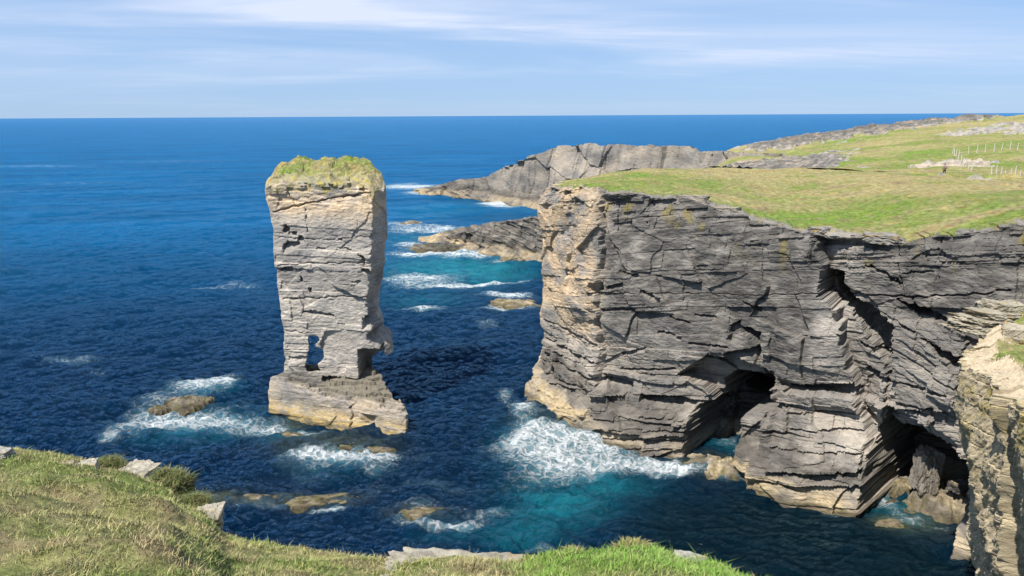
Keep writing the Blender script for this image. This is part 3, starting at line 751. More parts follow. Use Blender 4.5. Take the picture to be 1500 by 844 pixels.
s_st = wp.knots[3]
def disp_prom(S, Z):
    fo, ft, fe = facets(S + 0.3 * noise2(S, Z, 4), Z, 1.3, 2.6, 405, 0.35, 0.25, 0.5)
    o, hb, hj, db, dj = strata(S, Z, 410, 0.25, 1.3, 0.8, 3.2, 0.10, 0.16, 0.26, 0.3, 0.5)
    rg = 0.5 - np.abs(fbm((S + 0.55 * Z) / 0.9, Z / 3.2, 403, 4))
    rg2 = 0.5 - np.abs(fbm((S + 0.45 * Z) / 0.28, Z / 1.1, 404, 3))
    n = 0.7 * fbm(S / 5, Z / 7, 401, 3) + 0.30 * fo + 0.35 * o + 0.34 * rg + 0.07 * rg2 - 0.12 * np.clip(1.2 - db / 0.04, 0, 1) * (noise2(S * .6, Z * .6, 408) > 0) + 0.05 * fbm(S / 0.5, Z / 0.4, 407, 4)
    ss_ = s_st + 0.5 * noise2(Z / 2.5, 0 * Z, 415) + 0.05 * (24 - Z)
    n = n - 0.9 * smooth(ss_ - S, -0.15, 0.25) * np.exp(-np.maximum(ss_ - S, 0) / 4.0)
    n = n - 0.55 - 0.4 * smooth(Z, 23, 24.6)
    return n, 0.5 * ft + 0.5 * hj, hj
ipx = wp.X + 16 + 0 * wp.s; ipy = wp.Y + np.interp(wp.s, [0, wp.knots[4], wp.knots[7]], [7, 4, 0])
V, Q, gq, S, Z, T1, T2, DI = wall_surface(wp, zt, -2.0, 430, disp_prom, (ipx, ipy), zt + 0.3 + 2.0 * smooth(wp.s, wp.knots[3], wp.knots[6]), 130, 2.6 + 1.6 * noise2(wp.s / 3, wp.s * 0, 8), 0.55, 1.6)
V[:430, :, 0] += 0.17 * np.maximum(zt[None, :] - V[:430, :, 2], 0)
cr_ = mix(np.broadcast_to(np.array([0.45, 0.375, 0.245]), S.shape + (3,)), np.array([0.26, 0.215, 0.145]), np.clip(0.4 + 0.6 * fbm(S / 1.2, Z / 0.9, 411, 4) + 0.4 * (T1 - 0.5), 0, 1))
cr_ = mix(cr_, C_LICH * 0.8, np.clip(0.55 * smooth(fbm(S / 2.2, Z / 2.2, 412, 4), 0.1, 0.6) * smooth(Z, 14, 22), 0, 0.6))
cr_ = mix(cr_, np.array([0.42, 0.345, 0.245]), 0.75 * smooth(DI, 0.02, 0.6))
ct_ = turf_colour(V[..., 0], V[..., 1], 65, 0.45, straw=0.0, lush=0.15)
prom = tag(empty('near_promontory'), 'rough tan cliff promontory with worn path and tufts of grass on top', 'cliff', kind='structure')
mesh_np('cliff_face', V.reshape(-1, 3), Q[:, ::-1], M_NEARROCK, prom, {'Col': cr_.reshape(-1, 3)}, False, ~gq)
mesh_np('turf', V.reshape(-1, 3), Q[:, ::-1], M_TURF, prom, {'Col': ct_.reshape(-1, 3)}, True, gq)
PROM_V = V

# ------------------------------------------------------------------ volumes -> meshes (surface nets)
def surface_nets(d, org, h):
    nx, ny, nz = d.shape
    ins = d < 0
    c = np.zeros((nx - 1, ny - 1, nz - 1), np.int8)
    for a in (0, 1):
        for b in (0, 1):
            for e in (0, 1):
                c += ins[a:nx - 1 + a, b:ny - 1 + b, e:nz - 1 + e]
    act = (c > 0) & (c < 8)
    ci = np.argwhere(act)
    cid = np.full(act.shape, -1, np.int64); cid[act] = np.arange(len(ci))
    corners = [(a, b, e) for a in (0, 1) for b in (0, 1) for e in (0, 1)]
    val = {k: d[ci[:, 0] + k[0], ci[:, 1] + k[1], ci[:, 2] + k[2]] for k in corners}
    acc = np.zeros((len(ci), 3)); cnt = np.zeros(len(ci))
    for k in corners:
        for ax in range(3):
            if k[ax] == 0:
                k2 = list(k); k2[ax] = 1; k2 = tuple(k2)
                a, b = val[k], val[k2]
                m = (a < 0) != (b < 0)
                t = np.where(m, a / np.where(m, a - b, 1), 0)
                p = np.broadcast_to(np.array(k, float), (len(ci), 3)).copy(); p[:, ax] += t
                acc += p * m[:, None]; cnt += m
    V = (ci + acc / cnt[:, None]) * h + np.array(org)
    quads = []
    for ax in range(3):
        o1, o2 = [i for i in range(3) if i != ax]
        sl0 = [slice(None)] * 3; sl1 = [slice(None)] * 3
        sl0[ax] = slice(0, -1); sl1[ax] = slice(1, None)
        for o in (o1, o2):
            sl0[o] = slice(1, -1); sl1[o] = slice(1, -1)
        a = ins[tuple(sl0)]; b = ins[tuple(sl1)]
        e = np.argwhere(a != b)
        sgn = a[e[:, 0], e[:, 1], e[:, 2]]
        for o in (o1, o2): e[:, o] += 1
        def cell(d1, d2):
            q = e.copy(); q[:, o1] += d1; q[:, o2] += d2
            return cid[q[:, 0], q[:, 1], q[:, 2]]
        qd = np.stack([cell(-1, -1), cell(0, -1), cell(0, 0), cell(-1, 0)], 1)
        flip = sgn if ax != 1 else ~sgn
        qd = np.where(flip[:, None], qd, qd[:, ::-1])
        quads.append(qd)
    return V, np.concatenate(quads)
def face_normals(V, Q):
    a = V[Q[:, 2]] - V[Q[:, 0]]; b = V[Q[:, 3]] - V[Q[:, 1]]
    n = np.cross(a, b)
    return n / (np.linalg.norm(n, axis=1, keepdims=True) + 1e-12)

# ------------------------------------------------------------------ the sea stack
YF = 90.3                                   # its front face stands this far north
def pl_(pts, D):
    a = np.array([at_D(px, py, D)[[0, 2]] for px, py in pts]); return a[np.argsort(a[:, 1])]
Lp = pl_([(393, 238), (389, 255), (393, 275), (397, 300), (399, 325), (402, 345), (403, 370), (407, 395), (409, 420), (412, 440), (413, 465), (417, 490), (419, 515), (421, 532), (418, 537), (417, 552), (415, 600)], YF)
Rp = pl_([(548, 246), (561, 256), (566, 275), (568, 310), (567, 350), (564, 385), (560, 410), (554, 430), (556, 448), (552, 452), (557, 458), (561, 464), (561, 471), (553, 478), (553, 484), (566, 490), (574, 497), (578, 506), (577, 512),
          (556, 515), (548, 522), (545, 535), (549, 550), (556, 560), (560, 600)], YF + 4.0)
hS = 0.11
gx = np.arange(-34.0, -10.5, hS); gy = np.arange(YF - 2.5, YF + 11.5, hS); gz = np.arange(2.6, 33.8, hS)
def conv_s(pts, order='s'):
    a = np.array([at_D(px, py, YF)[[0, 2]] for px, py in pts])
    if order == 's': a = a[np.argsort(a[:, 0])]
    elif order == 'z': a = a[np.argsort(a[:, 1])]
    return a
UX, UZ = np.meshgrid(gx, gz, indexing='ij')
nf, tf1, tf2 = rock_relief(UX, UZ, 511, 0.03, -0.10 + 0.5 * (1 - smooth(UZ, 9, 13)), 0.7, 0.45)
stf = [('box', [(411, 331), (420, 331)], [(412, 341), (420, 341)], 1.0, 1),
       ('under', [(420, 340), (432, 341)], [(421, 347), (432, 349)], 0.9, 0.6),
       ('under', [(434, 348), (443, 347)], [(435, 356), (443, 356)], 0.9, 0.6),
       ('under', [(411, 362), (418, 354), (437, 357)], [(412, 374), (424, 372), (437, 360)], 1.0, 0.7),
       ('under', [(408, 395), (427, 391)], [(409, 398), (427, 400)], 0.9, 0.6),
       ('box', [(437, 407), (441, 407)], [(437, 414), (441, 414)], 0.6, 1),
       ('box', [(451, 423), (455, 423)], [(451, 432), (455, 432)], 0.7, 1),
       ('under', [(494, 349), (503, 350)], [(495, 351), (503, 355)], 0.5, 0.7),
       ('under', [(504, 362), (516, 364)], [(505, 364), (516, 368)], 0.5, 0.7),
       ('under', [(462, 364), (478, 343 + 20)], [(463, 368), (478, 366)], 0.4, 0.7),
       ('under', [(526, 370), (536, 378)], [(526, 373), (536, 390)], 0.8, 0.7),
       ('step', [(548, 300), (546, 330), (548, 400), (541, 425), (538, 445)], 1.3, 4.0),
       ('under', [(530, 390), (552, 398)], [(536, 398), (552, 425)], 1.2, 0.6),
       ('under', [(516, 411), (528, 411)], [(517, 413), (528, 415)], 0.5, 0.7),
       ('under', [(443, 457), (456, 456), (490, 462)], [(443, 459), (456, 464), (490, 466)], 0.7, 0.7),
       ('under', [(530, 466), (562, 462)], [(531, 482), (562, 480)], 1.6, 0.5),
       ('box', [(524, 511), (560, 509)], [(527, 556), (560, 556)], 4.5, 1),
       ('under', [(472, 552), (528, 554)], [(472, 562), (528, 562)], 2.2, 0.4),
       ('under', [(420, 526), (452, 524)], [(420, 531), (452, 532)], 0.5, 0.6),
       ('under', [(527, 275), (560, 270)], [(527, 286), (560, 290)], 0.5, 0.8),
       ('crack', [(396, 312), (430, 303), (490, 290), (560, 280)], 0.10, 0.55),
       ('crack', [(420, 285), (431, 304)], 0.07, 0.35), ('crack', [(446, 308), (449, 340)], 0.08, 0.4),
       ('crack', [(480, 300), (481, 400)], 0.04, 0.08), ('crack', [(450, 345), (452, 420)], 0.04, 0.08),
       ('crack', [(525, 300), (526, 345)], 0.04, 0.08), ('crack', [(520, 360), (521, 400)], 0.04, 0.08),
       ('crack', [(405, 390), (470, 386), (545, 384)], 0.07, 0.35), ('crack', [(412, 440), (480, 436), (552, 434)], 0.08, 0.4),
       ('crack', [(404, 350), (480, 352), (550, 345)], 0.06, 0.25), ('crack', [(414, 487), (450, 489)], 0.06, 0.3)]
nf = apply_features(UX, UZ, nf, stf, conv_s)
rimz = 28.8 + 0.9 * noise2(gx * 0.5, gx * 0, 12)
lip = smooth(UZ, rimz[:, None] - 1.6, rimz[:, None] - 0.1) * 0.12 + 0.55 * strata(UX, UZ, 560, 0.25, 0.9, 0.7, 2.4, 0.05, 0.7, 0.9)[0] * smooth(UZ, 26.0, 28.5)
VF = YF - nf - lip - 0.11 * (UX + 21.0)
VYg, VZg = np.meshgrid(gy, gz, indexing='ij')
nl, _, _ = rock_relief(VYg, VZg, 541, 0.03, 0.5, 0.8, 0.4); nr_, _, _ = rock_relief(VYg, VZg, 571, -0.03, 0.5, 0.9, 0.4)
nb, _, _ = rock_relief(UX, UZ, 591, 0.0, 0.5, 1.0, 0.5)
jag = 0.22 * strata(VYg, VZg, 575, 0.2, 0.8, 1, 4, 0.0, 1.2, 0.8)[0]
XL = np.interp(VZg, Lp[:, 1], Lp[:, 0]) - 0.40 * nl - 0.45 - 0.55 * smooth(VZg, 24, 29)
XR = np.interp(VZg, Rp[:, 1], Rp[:, 0]) + 0.35 * nr_ + jag * smooth(VZg, 4, 8) * (1 - smooth(VZg, 16, 22))
# the right side runs back at a slant, so little of it shows
XL = XL + 0.10 * np.maximum(VYg - YF - 3, 0); XR = XR - 0.22 * np.maximum(VYg - YF - 3.5, 0) - 0.9 * smooth(YF + 3.0 - VYg, 0, 2.6) * (1 - smooth(VZg, 10, 11.5) * (1 - smooth(VZg, 12.6, 13.2)) * 0.0)
VB = YF + 9.5 + nb
hw = smooth(UZ, 6, 12)
VB = VB - 4.6 * (1 - smooth(UZ, 9.5, 14)) * (1 - smooth(UX, -23.5, -20)) - 1.5 * (1 - hw)
d = np.maximum(np.maximum(XL[None] - gx[:, None, None], gx[:, None, None] - XR[None]), np.maximum(VF[:, None, :] - gy[None, :, None], gy[None, :, None] - VB[:, None, :]))
# domed, ledged cap
cx = np.interp(29.5, Lp[:, 1], Lp[:, 0]); cx2 = np.interp(29.5, Rp[:, 1], Rp[:, 0])
GX, GY = np.meshgrid(gx, gy, indexing='ij')
inset = np.minimum(np.minimum((GX - cx + 0.9) * 1.5, (cx2 - GX) * 1.0), np.minimum(GY - YF + 0.3, YF + 9.5 - GY) * 0.8)
zcap = 28.2 + 1.5 * (1 - np.exp(-np.maximum(inset, 0) / 1.0)) + 1.7 * smooth(GY, YF + 0.5, YF + 6) + 0.5 * np.exp(-((GX - cx - 7.5) / 4) ** 2) - 0.5 * smooth(GX, cx2 - 4, cx2)
capst = 0.55 * facets(GX, GY, 1.3, 0.9, 600, 0.9, 0.5)[0] * (1 - 0.6 * smooth(inset, 3, 5))
zcap = zcap + 0.6 * noise2(GX / 3.0, GY / 3.0, 609) + capst + 0.35 * fbm(GX / 1.6, GY / 1.6, 601, 4) + 0.07 * fbm(GX / 0.4, GY / 0.4, 602, 3)
d = np.maximum(d, (gz[None, None, :] - zcap[:, :, None]) * 0.8)
# the window through the foot
hole = [(451, 494), (457, 490), (466, 494), (469, 499), (462, 505), (464, 509), (473, 511), (475, 519), (474, 527), (466, 533), (467, 538), (471, 543), (450, 544), (447, 536), (451, 520), (453, 506)]
hp = np.array([at_D(px, py, YF + 2.5)[[0, 2]] for px, py in hole])
inside = np.zeros(UX.shape, bool); dm = np.full(UX.shape, 1e9)
for i in range(len(hp)):
    p, q = hp[i], hp[(i + 1) % len(hp)]
    c_ = ((p[1] > UZ) != (q[1] > UZ)) & (UX < (q[0] - p[0]) * (UZ - p[1]) / (q[1] - p[1] + 1e-12) + p[0])
    inside ^= c_
    v = q - p; u = np.clip(((UX - p[0]) * v[0] + (UZ - p[1]) * v[1]) / (v @ v), 0, 1)
    dm = np.minimum(dm, np.hypot(UX - p[0] - u * v[0], UZ - p[1] - u * v[1]))
sdh = np.where(inside, -dm, dm) + 0.08 * noise2(UX * 2, UZ * 2, 9)
ix = int(round(0.012 * 4 / hS))
for k, yv in enumerate(gy):                     # the hole follows the sight line a little and widens to the back
    sh = int(round(0.27 * (yv - YF - 2.5) / hS))
    sv = int(round(0.30 * (yv - YF - 2.5) / hS))
    hs = np.roll(np.roll(sdh, -sh, axis=0), -sv, axis=1) - 0.12 * max(0, yv - YF - 3)
    d[:, k, :] = np.maximum(d[:, k, :], -hs)
V, Q = surface_nets(d.astype(np.float32), (gx[0], gy[0], gz[0]), hS)
del d
V = V + 0.02 * np.stack([noise2(V[:, 1] * 3, V[:, 2] * 5, 1), noise2(V[:, 0] * 3, V[:, 2] * 5, 2), noise2(V[:, 0] * 3, V[:, 1] * 3, 3)], 1)
fn = face_normals(V, Q); fz = V[Q][:, :, 2].mean(1)
S_ = V[:, 0] + 0.6 * V[:, 1]; Z_ = V[:, 2]
ii = np.clip(((V[:, 0] - gx[0]) / hS).astype(int), 0, len(gx) - 1); kk = np.clip(((V[:, 2] - gz[0]) / hS).astype(int), 0, len(gz) - 1)
t1 = tf1[ii, kk]; t2 = tf2[ii, kk]
cs = rock_colour(S_, Z_, 0.25 + t1, t2, warm=0.75 * smooth(Z_, 23, 27) + 0.12, dark=0.0 * Z_, tide_h=1.0, black_h=6.8, seed=17) * 1.12
lic = smooth(Z_ + 1.2 * fbm(S_ / 1.2, Z_ / 1.2, 605, 3), 27.8, 29.4)
cs = mix(cs, mix(np.broadcast_to(np.array([0.27, 0.245, 0.12]), cs.shape), C_LICH, smooth(fbm(S_ / .9, Z_ / .7, 606, 3), 0.1, 0.5)), 0.8 * lic)
dl = smooth(fbm(S_ / 1.2, Z_ / 2.2, 607, 3), 0.25, 0.6) * smooth(Z_, 25.5, 28) * smooth(V[:, 0], -20, -17)
cs = mix(cs, np.array([0.17, 0.165, 0.06]), 0.6 * dl)
ct = turf_colour(V[:, 0], V[:, 1], 85, 0.35, straw=-0.05, lush=0.1 * smooth(Z_, 31, 32))
vg = smooth(Z_ + 0.7 * fbm(V[:, 0] / 0.9, V[:, 1] / 0.9, 608, 3) , 29.5, 30.8)
turf = (fn[:, 2] > 0.35) & (vg[Q].mean(1) > 0.45)
stack = tag(empty('sea_stack', (0, 0, 0)), 'tall grass-topped sandstone sea stack with a window through its foot', 'sea stack')
mesh_np('pillar', V, Q, M_ROCK, stack, {'Col': cs}, False, ~turf)
mesh_np('turf_cap', V, Q, M_TURF, stack, {'Col': ct}, False, turf)

# plinth under it
A0 = at_z(397, 601)[:2]; B0 = at_z(599, 641)[:2]
eu = (B0 - A0) / np.linalg.norm(B0 - A0); ev = np.array([-eu[1], eu[0]])
Lpl = np.linalg.norm(B0 - A0)
hP = 0.12
gu = np.arange(-2.5, Lpl + 2.5, hP); gv = np.arange(-3.0, 17.0, hP); gz = np.arange(-1.6, 8.0, hP)
PU, PZ = np.meshgrid(gu, gz, indexing='ij'); PV, PZ2 = np.meshgrid(gv, gz, indexing='ij'); GU, GV = np.meshgrid(gu, gv, indexing='ij')
n1, pt1, pt2 = rock_relief(PU, PZ, 711, -0.05, 0.6, 1.0, 0.15)
n1 = 0.55 * n1 + 0.5 * (1 - smooth(PZ, -0.5, 1.5)) - 0.3 * smooth(PZ, 2.6, 4.5)
s_b = np.interp(545, [397, 599], [0, Lpl])
n1 = n1 - 0.9 * np.exp(-((PU - s_b) / 0.8) ** 2) * ((PZ > 0.5) & (PZ < 1.9)) - 0.7 * np.clip(1.3 - np.abs(PU - s_b + 2.6 + 0.5 * noise2(PZ, PZ, 4)) / 0.12, 0, 1)
n2 = rock_relief(PV, PZ2, 721, 0, 0.6, 0.9, 0.6)[0]
n3 = rock_relief(PV, PZ2, 731, 0, 0.6, 0.9, 0.6)[0]
VF2 = -n1
UL = 0 - 0.5 * n2 - 0.2 + 0.10 * np.maximum(PV, 0); UR = Lpl - 0.4 + 0.45 * n3 - 0.80 * np.maximum(PV - 0.5, 0)
# stepped top: rises in ledges towards the pillar, falls to the right
ztp = np.interp(GU, [0, Lpl * .35, Lpl * .7, Lpl], [4.4, 3.7, 3.2, 3.0]) + np.interp(GV, [0, 1.0, 2.0, 3.0, 4.0, 5, 7, 9, 12], [-0.3, 0.0, 0.6, 1.0, 1.4, 1.7, 1.7, 0.0, -3.0]) * np.interp(GU, [0, Lpl * .1, Lpl * .25, Lpl * .45, Lpl * .58, Lpl * .75, Lpl], [0.3, 0.5, 0.55, 1.0, 0.85, 0.25, -0.1])
ztp = ztp - 2.6 * smooth(GV, 5.0, 7.5) * (1 - smooth(GU, Lpl * .40, Lpl * .52))
led = facets(GU + 0.6 * GV, GV - 0.2 * GU, 3.2, 1.1, 740, 0.8, 0.16)[0] + 0.5 * facets(GU, GV, 1.0, 0.7, 741, 0.5, 0.3)[0]
ztp = ztp + led * 0.8 + 0.12 * fbm(GU / 0.7, GV / 0.7, 742, 3)
d = np.maximum(np.maximum(VF2[:, None, :] - gv[None, :, None], gv[None, :, None] - 15.5), np.maximum(UL[None] - gu[:, None, None], gu[:, None, None] - UR[None]))
zst = 0.55; kq = ztp / zst + 0.3 * noise2(GU / 4.0, GV / 2.0, 752); fl = np.floor(kq)
ztp = np.where(GV > 0.35, zst * (fl + 0.22 * (kq - fl)) + 0.10 * (ihash(fl.astype(np.int64), np.floor(GU / 1.7 + 0.3 * fl).astype(np.int64), 753) - 0.5) + 0.05 * fbm(GU / 0.4, GV / 0.4, 754, 3), ztp)
vmx = np.interp(gu, [0, Lpl * .5, Lpl * .8, Lpl], [15, 8.5, 3.6, 1.4]) + 0.5 * noise2(gu, gu * 0, 749)
d = np.maximum(d, (gz[None, None, :] - ztp[:, :, None]))
d = np.maximum(d, (gv[None, :, None] - vmx[:, None, None]) + 0 * d)
d = np.maximum(d, -(gz[None, None, :] + 1.4) + 0 * d)
V, Q = surface_nets(d.astype(np.float32), (gu[0], gv[0], gz[0]), hP)
ii = np.clip(((V[:, 0] - gu[0]) / hP).astype(int), 0, len(gu) - 1); kk = np.clip(((V[:, 2] - gz[0]) / hP).astype(int), 0, len(gz) - 1)
cs = rock_colour(V[:, 0] + 0.5 * V[:, 1], V[:, 2], pt1[ii, kk], pt2[ii, kk], warm=0.6 + 0 * V[:, 0], dark=0.0 * V[:, 0], tide_h=1.8, black_h=1.5, seed=22)
tp = smooth(V[:, 1], 0.5, 1.2) * smooth(V[:, 2] + 0.6 * fbm(V[:, 0] / 1.5, V[:, 1], 745, 3), 2.4, 3.2)
cs = mix(cs, np.array([0.115, 0.105, 0.078]), 0.75 * tp)
yl = smooth(fbm(V[:, 0] / 1.5, V[:, 2] / 0.5, 746, 3), -0.1, 0.4) * (1 - smooth(V[:, 2], 0.9, 1.9))
cs = mix(cs, np.array([0.42, 0.29, 0.10]), 0.6 * yl)
Vw = np.stack([A0[0] + V[:, 0] * eu[0] + V[:, 1] * ev[0], A0[1] + V[:, 0] * eu[1] + V[:, 1] * ev[1], V[:, 2]], 1)
mesh_np('plinth', Vw, Q, M_ROCK, stack, {'Col': cs}, False)

# ------------------------------------------------------------------ sea rocks
def sea_rock(px, py, D, rx, ry, h, rot, seed, label, cat='rock', res=0.16, tide=1.0, dark=0.5, group=None, skew=0.3, pw=2.0, flat=False):
    c = at_z(px, py) if D is None else np.array([*at_D(px, py, D)[:2], 0])
    n = int(max(rx, ry) * 1.5 / res)
    a = np.linspace(0, 2 * np.pi, max(48, int(2 * n)))[None, :]; r = np.linspace(0, 1.3, max(20, n))[:, None]
    u = r * np.cos(a); v = r * np.sin(a)
    X = u * rx; Y = v * ry
    rr = r * (1 + 0.35 * noise2(np.cos(a) * 1.3 + seed, np.sin(a) * 1.3, seed) + 0.18 * noise2(np.cos(a) * 4 + seed, np.sin(a) * 4, seed + 1))
    Z = h * (1 - np.clip(rr, 0, 1.35) ** pw) + h * skew * u * (rr < 1)
    fo, ft, fe = facets(X, Y, rx * 0.30, ry * 0.4, seed + 3, 0.55 * h, 0.35)
    o = strata(X, Z + 0.2 * Y, seed + 4, 0.15 * h + 0.05, 0.45 * h + 0.1, 1, 3, 0.2, 0.25 * h, 0.25 * h)[0]
    Z = Z + (fo + o) * smooth(1.05 - rr, 0, 0.3) + 0.10 * h * fbm(X / 0.5, Y / 0.5, seed + 5, 3) - 1.2 * smooth(rr, 0.95, 1.3)
    cl = rock_colour(X + Y, Z, 0.5 + 0 * X, ft, warm=0.35 + 0 * X, dark=dark + 0 * X, tide_h=tide, black_h=tide + 0.6, seed=seed, tide=0.7)
    cl = cl * (0.72 + 0.5 * (ft - 0.5) + 0.35 * fbm(X / 1.1, Y / 0.6, seed + 7, 4))[..., None]
    cl = np.clip(mix(cl, np.array([0.13, 0.12, 0.045]), 0.6 * smooth(fbm(X / 0.8, Y / 0.5, seed + 8, 3), 0.0, 0.5)), 0.01, 0.6)
    ca, sa = math.cos(rot), math.sin(rot)
    V = np.stack([X * ca - Y * sa, X * sa + Y * ca, Z + 0 * X], -1).reshape(-1, 3)
    o = mesh_np('sea_rock', V, grid_quads(X.shape[0], X.shape[1]), M_ROCK, None, {'Col': cl.reshape(-1, 3)}, flat)
    o.location = (c[0], c[1], 0)
    tag(o, label, cat, group)
    return o
sea_rock(268, 592, None, 3.3, 2.0, 0.85, 0.15, 801, 'broken dark rock awash in surf out from the sea stack', tide=0.7, dark=0.75)
sea_rock(232, 599, None, 1.6, 0.7, 0.35, -0.1, 802, 'small low tan rock just west of the broken surf rock', tide=0.8)
sea_rock(432, 640, None, 2.6, 1.0, 0.40, -0.45, 803, 'low weedy rock at the seaward foot of the stack', tide=0.9, dark=0.3)
sea_rock(490, 653, None, 3.2, 0.9, 0.40, -0.2, 804, 'flat yellow weedy ledge along the front foot of the stack', tide=0.9, dark=0.3)
sea_rock(545, 660, None, 2.2, 0.7, 0.28, 0.1, 805, 'small brown ledge awash below the landward corner of the stack', tide=0.9, dark=0.4)
sea_rock(470, 732, None, 3.6, 1.1, 0.22, 0.05, 806, 'flat olive tan rock awash between stack and near grass slope', tide=1.2, dark=0.2)
sea_rock(362, 731, None, 3.6, 0.9, 0.22, 0.02, 807, 'long pale olive reef awash between stack and near grass slope', tide=1.2, dark=0.1)
sea_rock(615, 748, None, 2.2, 0.8, 0.16, 0.0, 808, 'dim rock barely breaking the water in the channel', tide=1.2, dark=0.1)
sea_rock(1036, 686, None, 3.6, 2.3, 1.1, -0.1, 809, 'rounded tan boulder in foam before the sea cave', tide=1.6, dark=0.15)
sea_rock(1303, 768, None, 1.4, 0.9, 0.18, 0.3, 810, 'yellow weedy rock under the cliff by the double cave', tide=1.4, dark=0.1)
sea_rock(1378, 742, None, 3.8, 2.4, 1.9, -0.35, 811, 'smooth tan rock shelf below the double cave', tide=2.0, dark=0.1)
sea_rock(1322, 716, None, 1.8, 1.6, 0.9, 0.2, 812, 'brown rock step at the mouth of the double cave', tide=1.4, dark=0.3)
sea_rock(598, 328, None, 5.5, 2.6, 0.9, 0.1, 813, 'small low tan skerry between far headland and rock spur', tide=1.0, dark=0.4, res=0.3)
sea_rock(640, 364, None, 10.5, 3.6, 1.3, -0.08, 814, 'long dark skerry in white surf beside the rock spur', tide=0.2, dark=1.0, res=0.3)
sea_rock(742, 443, None, 6.5, 3.0, 0.7, -0.25, 815, 'tan skerry in foam off the headland corner', tide=1.4, dark=0.1, res=0.25)
sea_rock(692, 366, None, 7.0, 2.4, 0.7, -0.3, 816, 'low tan ledge at the tip of the rock spur', tide=1.2, dark=0.2, res=0.3)
sea_rock(645, 283, None, 7.0, 2.0, 0.5, 0.1, 817, 'low ledge at the tip of the far headland', tide=1.2, dark=0.4, res=0.4)

# ------------------------------------------------------------------ the sea
nr, nc = 800, 680
tq = np.linspace(0, 1, nr)[:, None]
# denser where it is near
Yg = np.where(tq < 0.06, 12 + (46 - 12) * tq / 0.06, np.where(tq < 0.70, 46 * (260 / 46.0) ** ((tq - 0.06) / 0.64), np.where(tq < 0.88, 260 * (1500 / 260.0) ** ((tq - 0.70) / 0.18), 1500 * (60000 / 1500.0) ** ((tq - 0.88) / 0.12))))
uu = np.linspace(-1, 1, nc)[None, :]
Xg = uu * (Yg * 0.92 + 12); Yg = Yg + 0 * Xg
cell = np.maximum(np.gradient(Yg, axis=0), np.gradient(Xg, axis=1))
rng = np.random.default_rng(4)
Zs = np.zeros_like(Xg)
for k in range(34):
    lam = 0.9 * (24 ** (k / 33.0)); th = math.radians(-68 + rng.normal(0, 32)); amp = 0.046 * lam ** 0.38
    kx, ky = math.cos(th) * 2 * math.pi / lam, math.sin(th) * 2 * math.pi / lam
    ph = kx * Xg + ky * Yg + rng.random() * 6.28 + 0.8 * noise2(Xg / (lam * 4), Yg / (lam * 4), 900 + k)
    Zs += amp * (np.abs(np.sin(ph * 0.5)) ** 1.0 * -2 + 1) * smooth(lam / cell, 2.2, 4)
for k, (lam, amp, dg) in enumerate(((13, .10, -58), (19, .13, -70), (27, .17, -63), (38, .20, -75))):
    th = math.radians(dg); ph = (math.cos(th) * Xg + math.sin(th) * Yg) * 2 * math.pi / lam + 1.5 * noise2(Xg / (lam * 3), Yg / (lam * 3), 940 + k)
    Zs += amp * (np.abs(np.sin(ph * 0.5)) * -2 + 1) * smooth(lam / cell, 2.2, 4)
Zs = Zs - Zs[:300].mean()
foam = np.zeros_like(Xg); turq = np.zeros_like(Xg); shoal = np.zeros_like(Xg); still_refl = np.zeros_like(Xg)
def blob(field, px, py, rx, ry, v, rot=0.0, sharp=1.0):
    c = at_z(px, py); ax = at_z(px + rx, py) - c; ay = at_z(px, py + ry) - at_z(px, py - ry)
    a = np.hypot(ax[0], ax[1]); b = 0.5 * np.hypot(ay[0], ay[1])
    ca, sa = math.cos(rot), math.sin(rot)
    X = Xg - c[0]; Y = Yg - c[1]
    u = (X * ca + Y * sa) / a; w_ = (-X * sa + Y * ca) / b
    field += v * np.exp(-((u * u + w_ * w_) ** sharp))
